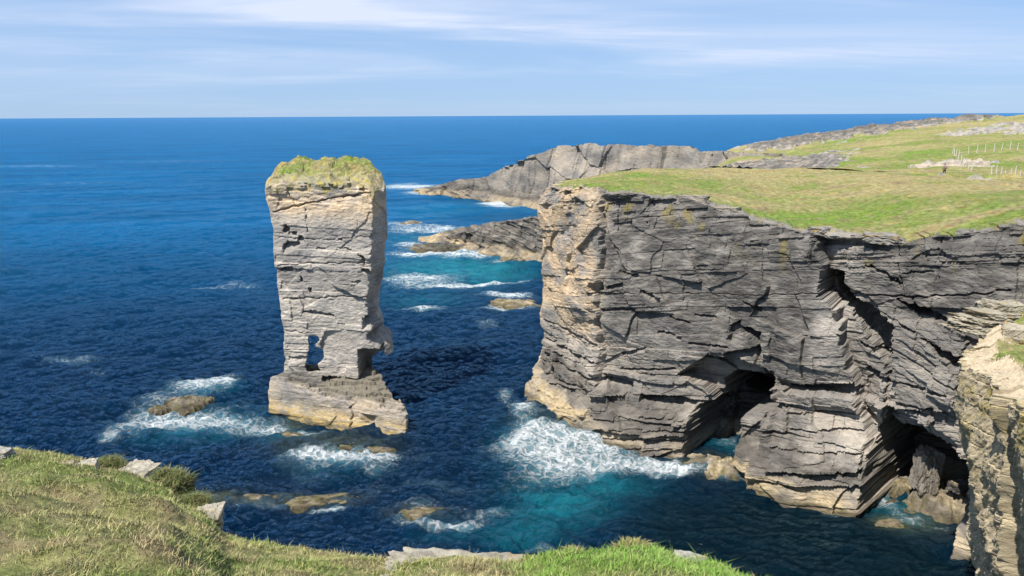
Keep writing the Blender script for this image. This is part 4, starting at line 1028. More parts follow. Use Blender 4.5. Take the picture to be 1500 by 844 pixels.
for a in [(300, 566, 38, 10, 1.0), (325, 560, 25, 7, .7, .3), (262, 612, 75, 14, .55), (345, 618, 55, 12, .5), (225, 590, 30, 12, .45), (160, 640, 18, 9, .5), (215, 625, 40, 12, .4), (400, 622, 22, 9, .5),
          (455, 640, 28, 7, .8), (500, 668, 55, 9, .65), (560, 668, 40, 8, .5), (450, 668, 35, 10, .4), (530, 680, 45, 8, .45),
          (845, 655, 70, 20, 1.0), (800, 628, 40, 14, .9), (920, 682, 60, 12, 1.0), (765, 600, 22, 14, .75), (800, 690, 60, 16, .5), (740, 575, 14, 8, .6), (860, 620, 22, 10, .8), (770, 650, 40, 18, .5), (980, 690, 30, 9, .7),
          (1062, 694, 32, 8, .75), (1000, 697, 25, 7, .6), (1068, 652, 22, 14, .4),
          (655, 768, 62, 6, .7), (600, 760, 40, 8, .4), (480, 747, 34, 4, .75), (700, 750, 40, 12, .35), (400, 740, 60, 5, .3), (620, 740, 30, 6, .3), (790, 800, 30, 10, .35), (560, 715, 60, 18, .22),
          (598, 275, 42, 4, 1.1), (625, 284, 36, 3, .9), (725, 300, 32, 3.5, 1.0), (750, 304, 25, 3, .8), (585, 330, 34, 3.5, .6), (650, 334, 45, 4, .55), (600, 338, 60, 4, .4), (625, 372, 52, 4, 1.1), (690, 374, 45, 4, 1.0), (600, 360, 25, 4, .5), (735, 382, 22, 3, .7),
          (620, 408, 42, 7, .62), (660, 420, 35, 4, .6), (720, 417, 60, 2.6, .9, .06), (742, 436, 40, 4.5, .9), (745, 450, 40, 3.5, .8), (622, 454, 30, 3.5, .75), (710, 470, 30, 10, .3), (590, 410, 25, 9, .3),
          (345, 417, 42, 6, .40), (95, 528, 55, 7, .36), (140, 546, 30, 5, .28), (300, 425, 40, 4, .25), (60, 245, 110, 2.2, .34), (250, 238, 130, 1.8, .30), (120, 270, 130, 2.4, .26), (20, 282, 50, 1.8, .28), (660, 235, 60, 1.6, .25),
          (830, 662, 115, 36, .26), (275, 604, 105, 28, .24), (505, 672, 105, 20, .22), (630, 415, 100, 22, .22), (640, 350, 110, 26, .18), (700, 730, 130, 30, .14), (1240, 735, 110, 18, .18),
          (1300, 735, 14, 15, .6), (1335, 762, 26, 6, .5), (1292, 712, 8, 10, .6), (1385, 772, 26, 5, .4), (1240, 750, 40, 4, .3), (1140, 712, 30, 5, .3), (480, 700, 80, 12, .16)]:
    blob(foam, *a)
for a in [(815, 742, 72, 28, .95), (765, 785, 50, 20, .4), (900, 716, 60, 16, .45), (850, 690, 90, 26, .55), (660, 392, 95, 17, 1.25), (720, 400, 60, 14, .6), (600, 350, 60, 10, .5), (640, 310, 60, 10, .35), (620, 440, 60, 12, .35),
          (290, 620, 85, 20, .60), (300, 572, 40, 9, .6), (420, 640, 30, 12, .5), (1062, 655, 32, 18, .35), (1105, 690, 20, 12, .5), (1310, 745, 34, 22, .7), (780, 640, 50, 30, .4), (500, 680, 60, 15, .3), (680, 780, 70, 20, .25)]:
    blob(turq, *a)
for a in [(470, 732, 52, 8, .9), (360, 731, 58, 8, .8), (615, 748, 42, 8, .75), (490, 655, 80, 14, .6), (1034, 684, 50, 14, .5), (1303, 768, 24, 10, 1.0), (1350, 765, 50, 16, .6), (320, 735, 30, 6, .4), (235, 600, 30, 8, .5), (425, 618, 22, 10, .7), (790, 612, 40, 10, .3)]:
    blob(shoal, *a)
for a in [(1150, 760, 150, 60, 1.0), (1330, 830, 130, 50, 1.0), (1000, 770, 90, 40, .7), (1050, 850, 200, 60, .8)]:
    blob(still_refl, *a)
Zs = Zs * (1 - 0.45 * np.clip(still_refl, 0, 1)) + 0.35 * np.clip(foam, 0, 1.1) * (0.4 + noise2(Xg / 1.5, Yg / 1.5, 950)) * smooth(1.2 / cell, 1, 3)
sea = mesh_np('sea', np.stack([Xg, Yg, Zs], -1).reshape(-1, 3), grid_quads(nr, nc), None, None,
              {'foam': foam.ravel(), 'turq': turq.ravel(), 'shoal': shoal.ravel(), 'still_refl': np.clip(still_refl, 0, 1).ravel()}, True)
tag(sea, 'deep blue sea with foam around the rocks', 'sea', kind='structure')
m, nt, b = mat_base('sea_water')
def L(a, b_): nt.links.new(a, b_)
def attr(nm): return mnode(nt, 'ShaderNodeAttribute', attribute_name=nm).outputs['Fac']
geo = mnode(nt, 'ShaderNodeNewGeometry')
def tex(scale, detail, rough, sx=1, sy=1, dist=0.0, rot=0.0):
    mp = mnode(nt, 'ShaderNodeMapping'); mp.inputs['Scale'].default_value = (sx, sy, 1); mp.inputs['Rotation'].default_value = (0, 0, rot)
    L(geo.outputs['Position'], mp.inputs[0])
    n = mnode(nt, 'ShaderNodeTexNoise'); n.inputs['Scale'].default_value = scale; n.inputs['Detail'].default_value = detail
    n.inputs['Roughness'].default_value = rough; n.inputs['Distortion'].default_value = dist
    L(mp.outputs[0], n.inputs['Vector']); return n.outputs[0]
def mth(op, a, b_, clamp=False):
    n = mnode(nt, 'ShaderNodeMath', operation=op, use_clamp=clamp)
    for i, v in enumerate((a, b_)):
        if isinstance(v, (int, float)): n.inputs[i].default_value = v
        else: L(v, n.inputs[i])
    return n.outputs[0]
def rng_(v, a, b_, c=0, d_=1, sm=True):
    n = mnode(nt, 'ShaderNodeMapRange'); n.interpolation_type = 'SMOOTHSTEP' if sm else 'LINEAR'
    for k, val in (('From Min', a), ('From Max', b_), ('To Min', c), ('To Max', d_)): n.inputs[k].default_value = val
    L(v, n.inputs['Value']); return n.outputs[0]
def mixc_(f, a, b_):
    n = mnode(nt, 'ShaderNodeMixRGB')
    if isinstance(f, (int, float)): n.inputs[0].default_value = f
    else: L(f, n.inputs[0])
    for i, v in ((1, a), (2, b_)):
        if isinstance(v, tuple): n.inputs[i].default_value = (*v, 1)
        else: L(v, n.inputs[i])
    return n.outputs[0]
big = tex(0.02, 4, 0.5, 0.5, 1.4)
midn = tex(0.16, 5, 0.6, 0.7, 1.3)
sepp = mnode(nt, 'ShaderNodeSeparateXYZ'); L(geo.outputs['Position'], sepp.inputs[0])
far_sky = rng_(mth('SUBTRACT', sepp.outputs['Y'], mth('MULTIPLY', sepp.outputs['X'], 0.25)), 105, 300)
deep = mixc_(far_sky, (0.0004, 0.009, 0.028), (0.0006, 0.098, 0.240))  # sky reflection brightening the far water, painted into its base colour
deep = mixc_(rng_(big, 0.3, 0.7, 0, 0.35), deep, (0.0004, 0.016, 0.046))
deep = mixc_(rng_(midn, 0.45, 0.75, 0, 0.22), deep, (0.0006, 0.022, 0.052))
deep = mixc_(mth('MULTIPLY', attr('still_refl'), 1.0), deep, (0.0006, 0.008, 0.013))  # calmer inlet water; the cliff's dark reflection is painted into its base colour
tq_ = mth('MULTIPLY', attr('turq'), rng_(tex(0.35, 5, 0.6), 0.25, 0.65, 0.35, 1.0), True)
colw = mixc_(tq_, deep, (0.010, 0.150, 0.190))
sh_ = mth('MULTIPLY', attr('shoal'), rng_(tex(0.6, 5, 0.65), 0.3, 0.6, 0.2, 1.0), True)
colw = mixc_(sh_, colw, (0.075, 0.080, 0.035))
# foam: lace that closes up where the water is most broken
fa = attr('foam')
vor = mnode(nt, 'ShaderNodeTexVoronoi', feature='DISTANCE_TO_EDGE'); vor.inputs['Scale'].default_value = 1.0
wmap = mnode(nt, 'ShaderNodeMapping'); wmap.inputs['Scale'].default_value = (0.8, 1.15, 1)
wn_ = mnode(nt, 'ShaderNodeTexNoise'); wn_.inputs['Scale'].default_value = 0.5; wn_.inputs['Detail'].default_value = 5
L(geo.outputs['Position'], wn_.inputs['Vector'])
wadd = mnode(nt, 'ShaderNodeVectorMath', operation='MULTIPLY_ADD'); wadd.inputs[1].default_value = (3.5, 3.5, 0)
L(wn_.outputs['Color'], wadd.inputs[0]); L(geo.outputs['Position'], wadd.inputs[2])
L(wadd.outputs[0], wmap.inputs[0]); L(wmap.outputs[0], vor.inputs['Vector'])
lace = rng_(vor.outputs['Distance'], 0.0, 0.30, 0.36, 0.0)
fn1 = tex(1.1, 10, 0.78, 0.75, 1.3, 0.9)
fn2 = tex(0.22, 4, 0.6, 0.7, 1.2, 0.4)
fs = mth('ADD', mth('ADD', mth('MULTIPLY', fn1, 0.9), mth('MULTIPLY', fn2, 0.8)), lace)
fs = mth('ADD', fs, mth('MULTIPLY', mth('SUBTRACT', tex(3.4, 5, 0.72), 0.5), 0.75))
fs = mth('ADD', fs, mth('MULTIPLY', mth('MINIMUM', fa, 0.80), 1.0))
fm = mth('MULTIPLY', rng_(fs, 1.38, 2.15, 0, 1), rng_(fa, 0.02, 0.30, 0, 1), True)
# a few scattered wind flecks on open water
fl = mth('MULTIPLY', rng_(tex(1.1, 7, 0.75, 0.55, 1.6, 0.6), 0.65, 0.75, 0, 0.6), rng_(big, 0.45, 0.65))
fm2 = mth('MAXIMUM', fm, fl, True)
milk = mth('MULTIPLY', rng_(mth('ADD', mth('MULTIPLY', fa, 1.1), mth('MULTIPLY', fn2, 1.2)), 0.75, 1.7), 0.6, True)
colw = mixc_(milk, colw, (0.20, 0.40, 0.46))
colw = mixc_(fm2, colw, (0.70, 0.73, 0.74))
L(colw, b.inputs['Base Color'])
b.inputs['Roughness'].default_value = 0.8
b.inputs['Specular IOR Level'].default_value = 0.0
gl = mnode(nt, 'ShaderNodeBsdfGlossy'); gl.inputs['Roughness'].default_value = 0.09; gl.inputs['Color'].default_value = (0.40, 0.71, 1, 1)
fr = mnode(nt, 'ShaderNodeFresnel'); fr.inputs['IOR'].default_value = 1.33
ff = mth('MULTIPLY', mth('MINIMUM', fr.outputs[0], 0.5), rng_(fm2, 0, 0.6, 1.1, 0.05))
msh = mnode(nt, 'ShaderNodeMixShader'); L(ff, msh.inputs[0]); L(b.outputs[0], msh.inputs[1]); L(gl.outputs[0], msh.inputs[2])
L(msh.outputs[0], nt.nodes['Material Output'].inputs['Surface'])
bh = mth('ADD', mth('MULTIPLY', tex(0.42, 7, 0.66, 0.85, 1.25, 0.5, 0.35), 1.0), mth('MULTIPLY', tex(1.5, 5, 0.65, 0.9, 1.15, 0.5, -0.3), 0.35))
bh = mth('ADD', bh, mth('MULTIPLY', fm2, 0.25))
bp = mnode(nt, 'ShaderNodeBump'); bp.inputs['Strength'].default_value = 1.0; bp.inputs['Distance'].default_value = 1.6
L(bh, bp.inputs['Height']); L(bp.outputs[0], b.inputs['Normal']); L(bp.outputs[0], gl.inputs['Normal']); L(bp.outputs[0], fr.inputs['Normal'])
sea.data.materials.append(m)

# ------------------------------------------------------------------ near ground: the cliff top the camera stands on
EYE = 1.75
edge = [(-1500, 640, 24.0), (-600, 640, 21.0), (-200, 645, 18.0), (0, 656, 16.5), (60, 663, 16.0), (110, 672, 15.5), (150, 684, 14.8), (185, 690, 14.0), (215, 703, 13.0), (245, 716, 12.2), (268, 738, 11.4), (300, 756, 10.8), (325, 784, 10.2), (400, 798, 9.4),
        (470, 809, 8.6), (560, 822, 7.8), (600, 818, 7.4), (660, 816, 7.0), (740, 824, 6.6), (775, 818, 6.4), (840, 812, 6.2), (900, 806, 6.1), (930, 800, 6.1), (965, 806, 6.1), (1000, 821, 5.9), (1050, 830, 5.8), (1090, 846, 5.6),
        (1200, 880, 5.2), (1500, 900, 5.0), (2200, 900, 5.0)]
ep = np.array([at_D(px, py, D * 1.0) for px, py, D in edge])
eaz = np.arctan2(ep[:, 0], ep[:, 1]); er = np.hypot(ep[:, 0], ep[:, 1]); ez = ep[:, 2]
ordr = np.argsort(eaz); eaz, er, ez = eaz[ordr], er[ordr], ez[ordr]
G0 = CAM[2] - EYE
def edge_at(az):
    return np.interp(az, eaz, er), np.interp(az, eaz, ez)
def ground_xy(X, Y):
    """height of the near turf at world (X, Y)"""
    az = np.arctan2(X, Y); r = np.hypot(X, Y)
    R, ze = edge_at(az)
    q = r / R
    base = G0 + (ze - G0) * q ** 1.25
    base = base + 0.26 * fbm(X / 2.0, Y / 2.0, 1001, 3) * smooth(r, 2, 5) * (1 - smooth(q, 0.7, 1.0) * 0.95) + 0.045 * fbm(X / 0.5, Y / 0.5, 1002, 3)
    over = np.maximum(r - R, 0)
    ovr = 1.1 * fbm(X / 1.5, Y / 1.5, 1003, 3)
    base = base - 0.8 * np.minimum(over, 0.5) ** 1.5 - np.maximum(over - 0.35, 0) * (7.0 + 3 * ovr)
    return np.maximum(base, -2.0)
na, nrr = 720, 260
az = np.linspace(eaz[0] + 0.01, eaz[-1] - 0.01, na)[None, :]
Ra, _ = edge_at(az)
q = np.concatenate([np.linspace(0.08, 1.0, 190), 1.0 + np.linspace(0, 1, nrr - 190 + 1)[1:] ** 2 * 0.0])[:, None]
ov = np.concatenate([np.zeros(190), (np.linspace(0, 1, nrr - 190 + 1)[1:] ** 1.6) * 7.0])[:, None]
rad = q * Ra + ov
X = rad * np.sin(az); Y = rad * np.cos(az); Zg = ground_xy(X, Y)
over = np.maximum(rad - Ra, 0)
so = strata(rad * 0 + az * 12, Zg, 1010, 0.2, 0.9, 0.6, 2.2, 0.04, 0.5, 0.5)[0] * smooth(over, 0.5, 0.9)
X = X + so * np.sin(az); Y = Y + so * np.cos(az)
pxn = 750 + 1075 * X / np.maximum(Y, 0.5)
lushm = smooth(pxn, 720, 800)
cg = turf_colour(X, Y, 95, 0.22, straw=-0.2 - 0.35 * lushm, lush=0.25 * lushm)
rkc = mix(np.broadcast_to(np.array([0.34, 0.30, 0.22]), cg.shape), np.array([0.2, 0.18, 0.14]), np.clip(0.5 + fbm(X / .5, Zg / .4, 97, 3), 0, 1))
near = tag(empty('near_ground'), 'grassy cliff top the picture is taken from', 'ground', kind='structure')
V = np.stack([X, Y, Zg], -1).reshape(-1, 3); Qg = grid_quads(nrr, na)[:, ::-1]
isrock = (over.ravel()[Qg].mean(1) > 0.42)
mesh_np('turf', V, Qg, M_NEARTURF, near, {'Col': (cg * 0.8).reshape(-1, 3)}, True, ~isrock)
mesh_np('cliff_face', V, Qg, M_NEARROCK, near, {'Col': rkc.reshape(-1, 3)}, False, isrock)

def blades(P, Hh, Wd, lean, colr, rng, wind=(0.25, 0.1)):
    """single-bend grass blades: 5 vertices, 3 triangles each"""
    n = len(P); a = rng.random(n) * 6.283
    dx, dy = np.cos(a), np.sin(a)
    b_ = rng.random(n) * 6.283; l = lean * (0.3 + rng.random(n))
    lx = np.cos(b_) * l + wind[0] * rng.random(n); ly = np.sin(b_) * l + wind[1] * rng.random(n)
    def pt(t, side, wf):
        return np.stack([P[:, 0] + lx * Hh * t * t + side * dx * Wd * wf, P[:, 1] + ly * Hh * t * t + side * dy * Wd * wf, P[:, 2] + Hh * t * (1 - 0.25 * l * t)], 1)
    Vb = np.stack([pt(0, -1, 1), pt(0, 1, 1), pt(0.55, 1, 0.75), pt(0.55, -1, 0.75), pt(1.0, 0, 0)], 1)
    i0 = np.arange(n)[:, None] * 5
    T = np.concatenate([i0 + np.array([[0, 1, 2]]), i0 + np.array([[0, 2, 3]]), i0 + np.array([[3, 2, 4]])], 0)
    Cb = np.repeat(colr[:, None, :], 5, 1)
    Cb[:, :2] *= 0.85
    return Vb.reshape(-1, 3), T, Cb.reshape(-1, 3)
rng = np.random.default_rng(11)
nb = 270000
azr = math.radians(-40) + math.radians(72) * rng.random(nb); Rr, _ = edge_at(azr)
rr = Rr * (0.13 + 0.885 * rng.random(nb) ** 1.05); rr = np.minimum(rr, Rr + 0.1)
X = rr * np.sin(azr); Y = rr * np.cos(azr)
cl = fbm(X / 0.45, Y / 0.45, 98, 3)
keep = (rng.random(nb) < 0.70 + 0.6 * cl)
X, Y, cl = X[keep], Y[keep], cl[keep]
pxn = 750 + 1075 * X / np.maximum(Y, 0.5); lushm = smooth(pxn + 40 * cl, 735, 800)
cb = turf_colour(X, Y, 95, 0.22, straw=-0.32 - 0.25 * lushm, lush=0.3 * lushm)
hm = smooth(fbm(X / 0.9, Y / 0.9, 96, 3), 0.12, 0.4) * (1 - lushm)
cb = mix(cb, np.array([0.20, 0.155, 0.10]), 0.7 * hm)
gm_ = smooth(fbm(X / 0.7 + 9, Y / 0.7, 99, 3), 0.15, 0.45)
cb = mix(cb, np.array([0.13, 0.20, 0.045]), 0.65 * gm_)
u = rng.random(len(X))
dry = np.array([0.40, 0.34, 0.17])
cb = mix(cb, np.array([0.125, 0.270, 0.035]), 0.55 * lushm * (0.5 + 0.5 * rng.random(len(X))))
cb = np.where((u < 0.17 * (1 - lushm) + 0.06)[:, None], dry * (0.75 + 0.5 * rng.random((len(X), 1))), cb * (0.7 + 0.8 * rng.random((len(X), 1))))
dist = np.hypot(X, Y)
Hb = (0.025 + 0.05 * rng.random(len(X)) ** 1.5) * (1 + 0.6 * cl) * (1 + 1.2 * (rng.random(len(X)) < 0.02))
Vb, Tb, Cb = blades(np.stack([X, Y, ground_xy(X, Y) - 0.01], 1), Hb, 0.0020 + 0.00030 * dist, 0.9, cb, rng)
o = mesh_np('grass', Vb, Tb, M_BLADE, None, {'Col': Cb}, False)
tag(o, 'short wind-combed grass covering the near cliff top', 'grass', kind='stuff')

# tussocks and heathery cushions on the near edge
def shrub(name, px, py, D, rx, ry, h, n, cols, label, seed, bl=0.11, cat='shrub', group=None):
    rng = np.random.default_rng(seed)
    p = at_D(px, py, D); zg = float(ground_xy(np.array([p[0]]), np.array([p[1]]))[0])
    a = rng.random(n) * 6.283; t = np.sqrt(rng.random(n))
    u, v = np.cos(a) * t, np.sin(a) * t
    lump = 1 + 0.35 * noise2(u * 2.3 + seed, v * 2.3, seed)
    z = h * np.sqrt(np.maximum(1 - t ** 2.4, 0)) * lump
    P = np.stack([u * rx * lump, v * ry * lump, z - 0.02], 1)
    c = np.array(cols)[rng.integers(0, len(cols), n)] * (0.6 + 0.8 * rng.random((n, 1)))
    Vb, Tb, Cb = blades(P, bl * (0.5 + rng.random(n)), 0.006 + 0 * a, 1.3, c, rng, (0.1, 0.0))
    # a low core so the cushion is not see-through
    k = 26; aa = np.linspace(0, 2 * np.pi, k)[None, :]; tt = np.linspace(0, 1, 12)[:, None]
    lu = 1 + 0.35 * noise2(np.cos(aa) * tt * 2.3 + seed, np.sin(aa) * tt * 2.3, seed)
    core = np.stack([np.cos(aa) * tt * rx * lu * .96, np.sin(aa) * tt * ry * lu * .96, h * 0.95 * np.sqrt(np.maximum(1 - tt ** 2.4, 0)) * lu - 0.05], -1)
    zg = min(zg, p[2]) if name == 'grass_tussock' else zg
    root = empty(name, (p[0], p[1], zg))
    tag(root, label, cat, group)
    mesh_np('foliage', Vb, Tb, M_BLADE, root, {'Col': Cb})
    cc = np.broadcast_to(np.array(cols).mean(0) * 0.7, (core.reshape(-1, 3).shape[0], 3))
    mesh_np('cushion', core.reshape(-1, 3), grid_quads(12, k)[:, ::-1], M_NEARTURF, root, {'Col': cc}, True)
    return root
HG = [(0.12, 0.15, 0.045), (0.18, 0.19, 0.06), (0.21, 0.18, 0.09), (0.09, 0.12, 0.03)]
MG = [(0.16, 0.19, 0.04), (0.22, 0.20, 0.07), (0.12, 0.17, 0.03)]
SG = [(0.30, 0.25, 0.11), (0.24, 0.21, 0.08), (0.16, 0.17, 0.05)]
shrub('heather_cushion', 252, 742, 11.9, 0.38, 0.34, 0.27, 2600, HG, 'dark green heather cushion rounding over the edge behind pale boulder', 1)
shrub('heather_cushion', 285, 762, 11.2, 0.26, 0.26, 0.18, 1800, HG, 'low dark heather clump spilling over the edge beside pale boulder', 2)
shrub('heather_cushion', 160, 698, 14.0, 0.36, 0.28, 0.16, 1500, HG, 'small dark heather cushion beside the whitish rock slab', 3)
shrub('grass_tussock', 775, 832, 6.35, 0.09, 0.09, 0.10, 700, MG, 'small mossy green tussock at the end of the white rock ledge', 4, 0.035, 'tussock')
shrub('grass_tussock', 840, 820, 6.15, 0.12, 0.10, 0.07, 700, SG, 'low tan tussock on the bright green grass edge', 5, 0.05, 'tussock')
shrub('grass_tussock', 930, 816, 6.05, 0.19, 0.14, 0.10, 1300, SG, 'larger tan tussock crowning the bright green grass edge', 6, 0.06, 'tussock')

# stones at the edge: hulls with chipped, weathered faces
def stone(name, px, py, D, sx, sy, sz, rot, seed, label, tint=(0.40, 0.36, 0.28), lift=0.3, cat='rock', ground=None, sub=4, mat=None, tilt=(0, 0)):
    rng = random.Random(seed)
    p = at_D(px, py, D)
    zg = ground if ground is not None else float(ground_xy(np.array([p[0]]), np.array([p[1]]))[0])
    bm = bmesh.new()
    for a in (-1, 1):
        for b_ in (-1, 1):
            for c in (-1, 1):
                for k in range(2):
                    bm.verts.new((a * rng.uniform(0.55, 1), b_ * rng.uniform(0.55, 1), c * rng.uniform(0.6, 0.95)))
    bmesh.ops.convex_hull(bm, input=bm.verts[:])
    bmesh.ops.delete(bm, geom=[v for v in bm.verts if not v.link_faces], context='VERTS')
    bmesh.ops.triangulate(bm, faces=bm.faces[:])
    for _ in range(sub):
        bmesh.ops.subdivide_edges(bm, edges=bm.edges[:], cuts=1, use_grid_fill=True)
    me = bpy.data.meshes.new(name); bm.to_mesh(me); bm.free()
    n = len(me.vertices); co = np.empty(n * 3); me.vertices.foreach_get('co', co); co = co.reshape(-1, 3)
    q = co + seed
    dl = 0.13 * fbm(q[:, 0] * 1.2 + q[:, 2], q[:, 1] * 1.2, seed, 4) + 0.10 * fbm(q[:, 0] * 5, q[:, 1] * 5 + q[:, 2] * 4, seed + 9, 3) + 0.07 * strata(q[:, 0] + q[:, 1], q[:, 2], seed, 0.12, 0.4, 0.4, 1.2, 0.1, 1, 0.6)[0]
    co = co * (1 + dl)[:, None]
    co = co * np.array([sx, sy, sz])
    me.vertices.foreach_set('co', co.ravel())
    t = np.array(tint)
    c = mix(np.broadcast_to(t, (n, 3)), t * 0.5, np.clip(0.35 + 0.7 * fbm(q[:, 0] * 2.2 + q[:, 2], q[:, 1] * 2.2, seed + 1, 4), 0, 1))
    c = mix(c, np.array([0.42, 0.27, 0.06]), np.clip(1.4 * fbm(q[:, 0] * 1.6, q[:, 1] * 1.6 + q[:, 2], seed + 2, 3) - 0.55, 0, 0.7))
    a = me.attributes.new('Col', 'FLOAT_COLOR', 'POINT')
    a.data.foreach_set('color', np.concatenate([c, np.ones((n, 1))], 1).astype(np.float32).ravel())
    me.materials.append(mat or M_NEARROCK)
    me.update()
    o = bpy.data.objects.new(name, me); COL.objects.link(o)
    o.location = (p[0], p[1], zg + sz * lift); o.rotation_euler = (tilt[0], tilt[1], rot)
    tag(o, label, cat)
    return o
stone('edge_boulder', 311, 776, 10.7, 0.20, 0.22, 0.20, 0.3, 21, 'pale square-cut boulder perched on the grass edge by heather', lift=0.25)
stone('rock_slab', 208, 712, 13.2, 0.36, 0.30, 0.20, -0.3, 22, 'whitish lichen-covered rock slab lodged at the grass edge', (0.42, 0.38, 0.30), 0.15)
stone('rock_slab', 190, 700, 14.0, 0.30, 0.2, 0.12, -0.2, 27, 'thin brown rock slab behind the whitish slab at the edge', (0.36, 0.31, 0.22), 0.4)
stone('embedded_stone', 136, 732, 11.2, 0.17, 0.13, 0.11, 0.2, 23, 'small pale stone half buried in the grass slope', (0.45, 0.41, 0.33), 0.9)
stone('embedded_stone', 106, 733, 11.0, 0.13, 0.10, 0.08, 0.7, 28, 'tiny tan stone in the turf next to the half-buried stone', (0.36, 0.31, 0.23), 0.9)
stone('embedded_stone', 4, 728, 11.0, 0.26, 0.13, 0.12, -0.1, 24, 'flat grey stone showing through the grass slope', (0.40, 0.38, 0.34), 0.9)
stone('rock_slab', 1010, 832, 5.85, 0.17, 0.1, 0.05, -0.35, 25, 'grey rock lip under the bright green grass edge', (0.34, 0.32, 0.27), 0.1)
LG = (0.40, 0.36, 0.29)
stone('rock_ledge', 665, 842, 6.75, 0.72, 0.34, 0.12, -0.05, 26, 'long whitish rock ledge set in the near grass edge', LG, 0.0, sub=5, ground=at_D(665, 845, 6.75)[2])
stone('orange_stone', 748, 836, 6.5, 0.10, 0.10, 0.05, 0.2, 29, 'small stone with orange lichen at the end of the rock ledge', (0.42, 0.31, 0.17), 0.0, ground=at_D(748, 832, 6.5)[2])

# bedded slabs on top of the near promontory
for i, (px, py, D, sx, sy, sz, rot, tl, lab) in enumerate([
        (1432, 480, 48.5, 2.4, 1.5, 0.28, 0.5, 0.12, 'lowest thin grey slab in the tilted stack on the promontory'),
        (1440, 470, 49.0, 2.2, 1.4, 0.28, 0.45, 0.14, 'middle grey slab in the tilted stack on the promontory'),
        (1450, 460, 49.5, 2.0, 1.3, 0.30, 0.5, 0.12, 'topmost dark slab in the tilted stack on the promontory'),
        (1474, 455, 50.5, 1.5, 1.2, 0.65, 0.2, 0.1, 'pale blocky boulder beside the tilted slabs on the promontory'),
        (1490, 492, 46.0, 0.8, 0.9, 0.7, 0.9, 0.0, 'pale lichen boulder standing over the promontory path'),
        (1445, 452, 51.5, 0.7, 0.6, 0.5, 0.1, 0.0, 'small round boulder behind the tilted slabs')]):
    p = at_D(px, py, D)
    stone('rock_slab' if sz < 0.4 else 'boulder', px, py, D, sx, sy, sz, rot, 40 + i, lab, (0.36, 0.32, 0.24), 0.0, ground=p[2], tilt=(0.05, tl))

for i, (px, py, D, sx, sy, sz, rot, lab, tn) in enumerate([
        (1356, 690, 66.5, 1.2, 1.1, 2.3, 0.2, 'stubby layered rock pillar standing in the double cave mouth', (0.27, 0.24, 0.20)),
        (1345, 317, 77.5, 1.6, 0.9, 0.22, 0.0, 'thin flat rock showing through the headland turf', (0.33, 0.29, 0.23)),
        (1402, 712, 64.5, 0.8, 0.7, 0.5, 0.4, 'dark round boulder at the side of the double cave', (0.13, 0.12, 0.11)),
        (1205, 338, 72.0, 1.3, 0.7, 0.4, 0.5, 'grey slab lying on the headland rim above the cleft', (0.26, 0.24, 0.21)),
        (1290, 349, 68.0, 1.6, 0.8, 0.5, -0.3, 'broken grey ledge breaking the headland rim east of the cleft', (0.26, 0.24, 0.21)),
        (1015, 292, 81.0, 1.9, 0.9, 0.5, -0.4, 'pale tilted slab lying on the headland rim over the main face', (0.30, 0.27, 0.23)),
        (1065, 310, 78.0, 1.4, 0.8, 0.5, -0.3, 'rounded grey rim boulder beside the grassy hollow', (0.30, 0.27, 0.23))]):
    p = at_D(px, py, D)
    stone('rock_pillar' if sz > 1 else 'rock_slab', px, py, D, sx, sy, sz, rot, 70 + i, lab, tn, 0.0, ground=p[2], mat=M_ROCK)

# ------------------------------------------------------------------ fence lines and the walker
M_POST = mat_plain('weathered_post', (0.46, 0.43, 0.36), 0.9, 20, 0.35)
M_WIRE = mat_plain('fence_wire', (0.22, 0.22, 0.21), 0.5, 30, 0.2, 0.6)
bm = bmesh.new()
bmesh.ops.create_cone(bm, segments=8, cap_ends=True, radius1=0.085, radius2=0.065, depth=1.5)
bmesh.ops.bevel(bm, geom=[e for e in bm.edges if all(v.co.z > 0.7 for v in e.verts)], offset=0.02, segments=1, affect='EDGES')
bmesh.ops.translate(bm, verts=bm.verts, vec=(0, 0, 0.45))
ME_POST = bpy.data.meshes.new('post'); bm.to_mesh(ME_POST); bm.free(); ME_POST.materials.append(M_POST)
def fence(pts, label, seed):
    rr = random.Random(seed); w3 = []
    for px, D in pts:
        X = (px - 750) / (F * math.cos(PITCH) + 175 * math.sin(PITCH)) * D
        w3.append((X, D, far_ground(X, D)))
    root = empty('fence', w3[0]); tag(root, label, 'fence')
    bmw = []
    for p in w3:
        o = bpy.data.objects.new('post', ME_POST); COL.objects.link(o); o.parent = root
        o.location = (p[0] - w3[0][0], p[1] - w3[0][1], p[2] - w3[0][2]); o.rotation_euler = (rr.gauss(0, .05), rr.gauss(0, .05), rr.random() * 6)
        o.scale = (1, 1, rr.uniform(0.92, 1.08))
    for hgt in (0.35, 0.7, 1.05):
        bm = bmesh.new(); prev = None
        for p in w3:
            ring = [bm.verts.new((p[0] - w3[0][0] + 0.012 * math.cos(a), p[1] - w3[0][1] - 0.085, p[2] - w3[0][2] + hgt + 0.012 * math.sin(a))) for a in (0, 2.1, 4.2)]
            if prev:
                for k in range(3):
                    bm.faces.new((prev[k], prev[(k + 1) % 3], ring[(k + 1) % 3], ring[k]))
            prev = ring
        me = bpy.data.meshes.new('wire'); bm.to_mesh(me); bm.free(); me.materials.append(M_WIRE)
        o = bpy.data.objects.new('wire', me); COL.objects.link(o); o.parent = root
fence([(1417, 146), (1429, 146), (1441, 145.5), (1454, 145), (1465, 145), (1477, 144.5), (1488, 144), (1499, 144), (1511, 143.5), (1523, 143)], 'far wire fence with pale posts crossing the green field', 1)
fence([(1394, 146), (1396.5, 142), (1399.5, 139), (1403.5, 136), (1408, 132), (1412, 128), (1416, 124), (1420, 119), (1424, 114)], 'wire fence with closely spaced posts running down towards the walker', 2)
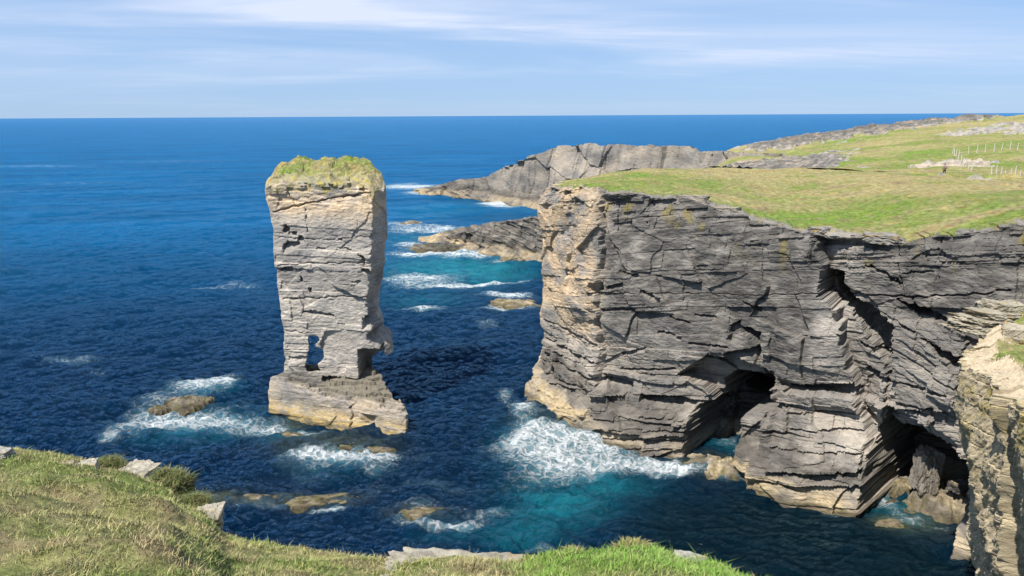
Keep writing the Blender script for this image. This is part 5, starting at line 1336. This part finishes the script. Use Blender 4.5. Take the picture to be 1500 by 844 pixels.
fence([(1455, 105), (1462, 104.6), (1469, 104.2), (1475.5, 103.8), (1482.5, 103.4), (1490, 103), (1497.5, 102.6), (1505, 102.2), (1513, 101.8)], 'near wire fence with pale posts above the bare path', 3)

def limb_body(name, verts, edges, radii, mat, parent, root_i=0, sub=2):
    me = bpy.data.meshes.new(name)
    me.from_pydata(verts, edges, []); me.update()
    o = bpy.data.objects.new(name, me); COL.objects.link(o)
    sk = o.modifiers.new('skin', 'SKIN'); sk.use_smooth_shade = True
    sv = me.skin_vertices[0].data if me.skin_vertices else None
    if sv is None:
        bpy.context.view_layer.objects.active = o
        bm = bmesh.new(); bm.from_mesh(me); bm.verts.layers.skin.verify(); bm.to_mesh(me); bm.free(); sv = me.skin_vertices[0].data
    for i, r in enumerate(radii):
        sv[i].radius = r if isinstance(r, tuple) else (r, r)
        sv[i].use_root = (i == root_i)
    ss = o.modifiers.new('sub', 'SUBSURF'); ss.levels = sub; ss.render_levels = sub
    me.materials.append(mat)
    if parent: o.parent = parent
    return o
wx, wy = at_D(1383, 255, 110)[:2]
person = empty('person', (wx, wy, far_ground(wx, wy)), math.radians(10))
tag(person, 'walker in dark trousers and reddish top with grey backpack crossing bare ground', 'person')
M_CLOTH = mat_plain('dark_trousers', (0.035, 0.03, 0.04), 0.9); M_TOP = mat_plain('reddish_top', (0.30, 0.15, 0.13), 0.9)
M_SKIN = mat_plain('skin', (0.45, 0.27, 0.19), 0.6); M_HAIR = mat_plain('hair', (0.05, 0.035, 0.025), 0.8); M_PACK = mat_plain('grey_backpack', (0.16, 0.16, 0.17), 0.9)
limb_body('body', [(0, 0, .95), (0, .0, 1.15), (0, .02, 1.38), (0, .02, 1.48), (0, .03, 1.56), (0, .04, 1.66), (0, .04, 1.74),
                   (-.19, .01, 1.42), (-.27, .0, 1.16), (-.25, .12, .95), (-.24, .16, .86), (.19, .01, 1.42), (.27, .0, 1.16), (.25, .12, .95), (.24, .16, .86)],
          [(0, 1), (1, 2), (2, 3), (3, 4), (4, 5), (5, 6), (2, 7), (7, 8), (8, 9), (9, 10), (2, 11), (11, 12), (12, 13), (13, 14)],
          [(.15, .11), (.14, .10), (.16, .11), .06, .055, .10, .07, .065, .05, .04, .04, .065, .05, .04, .04], M_TOP, person)
limb_body('trousers', [(0, 0, .98), (-.09, 0, .88), (-.10, .10, .50), (-.10, .02, .10), (-.10, .14, .04), (.09, 0, .88), (.10, -.06, .50), (.10, -.20, .12), (.10, -.08, .04)],
          [(0, 1), (1, 2), (2, 3), (3, 4), (0, 5), (5, 6), (6, 7), (7, 8)], [(.16, .12), .10, .07, .055, .05, .10, .07, .055, .05], M_CLOTH, person)
limb_body('hair', [(0, .03, 1.66), (0, .02, 1.73), (0, .03, 1.77)], [(0, 1), (1, 2)], [.105, .10, .07], M_HAIR, person)
limb_body('backpack', [(0, -.16, 1.02), (0, -.19, 1.25), (0, -.17, 1.48)], [(0, 1), (1, 2)], [(.17, .11), (.19, .13), (.15, .09)], M_PACK, person)
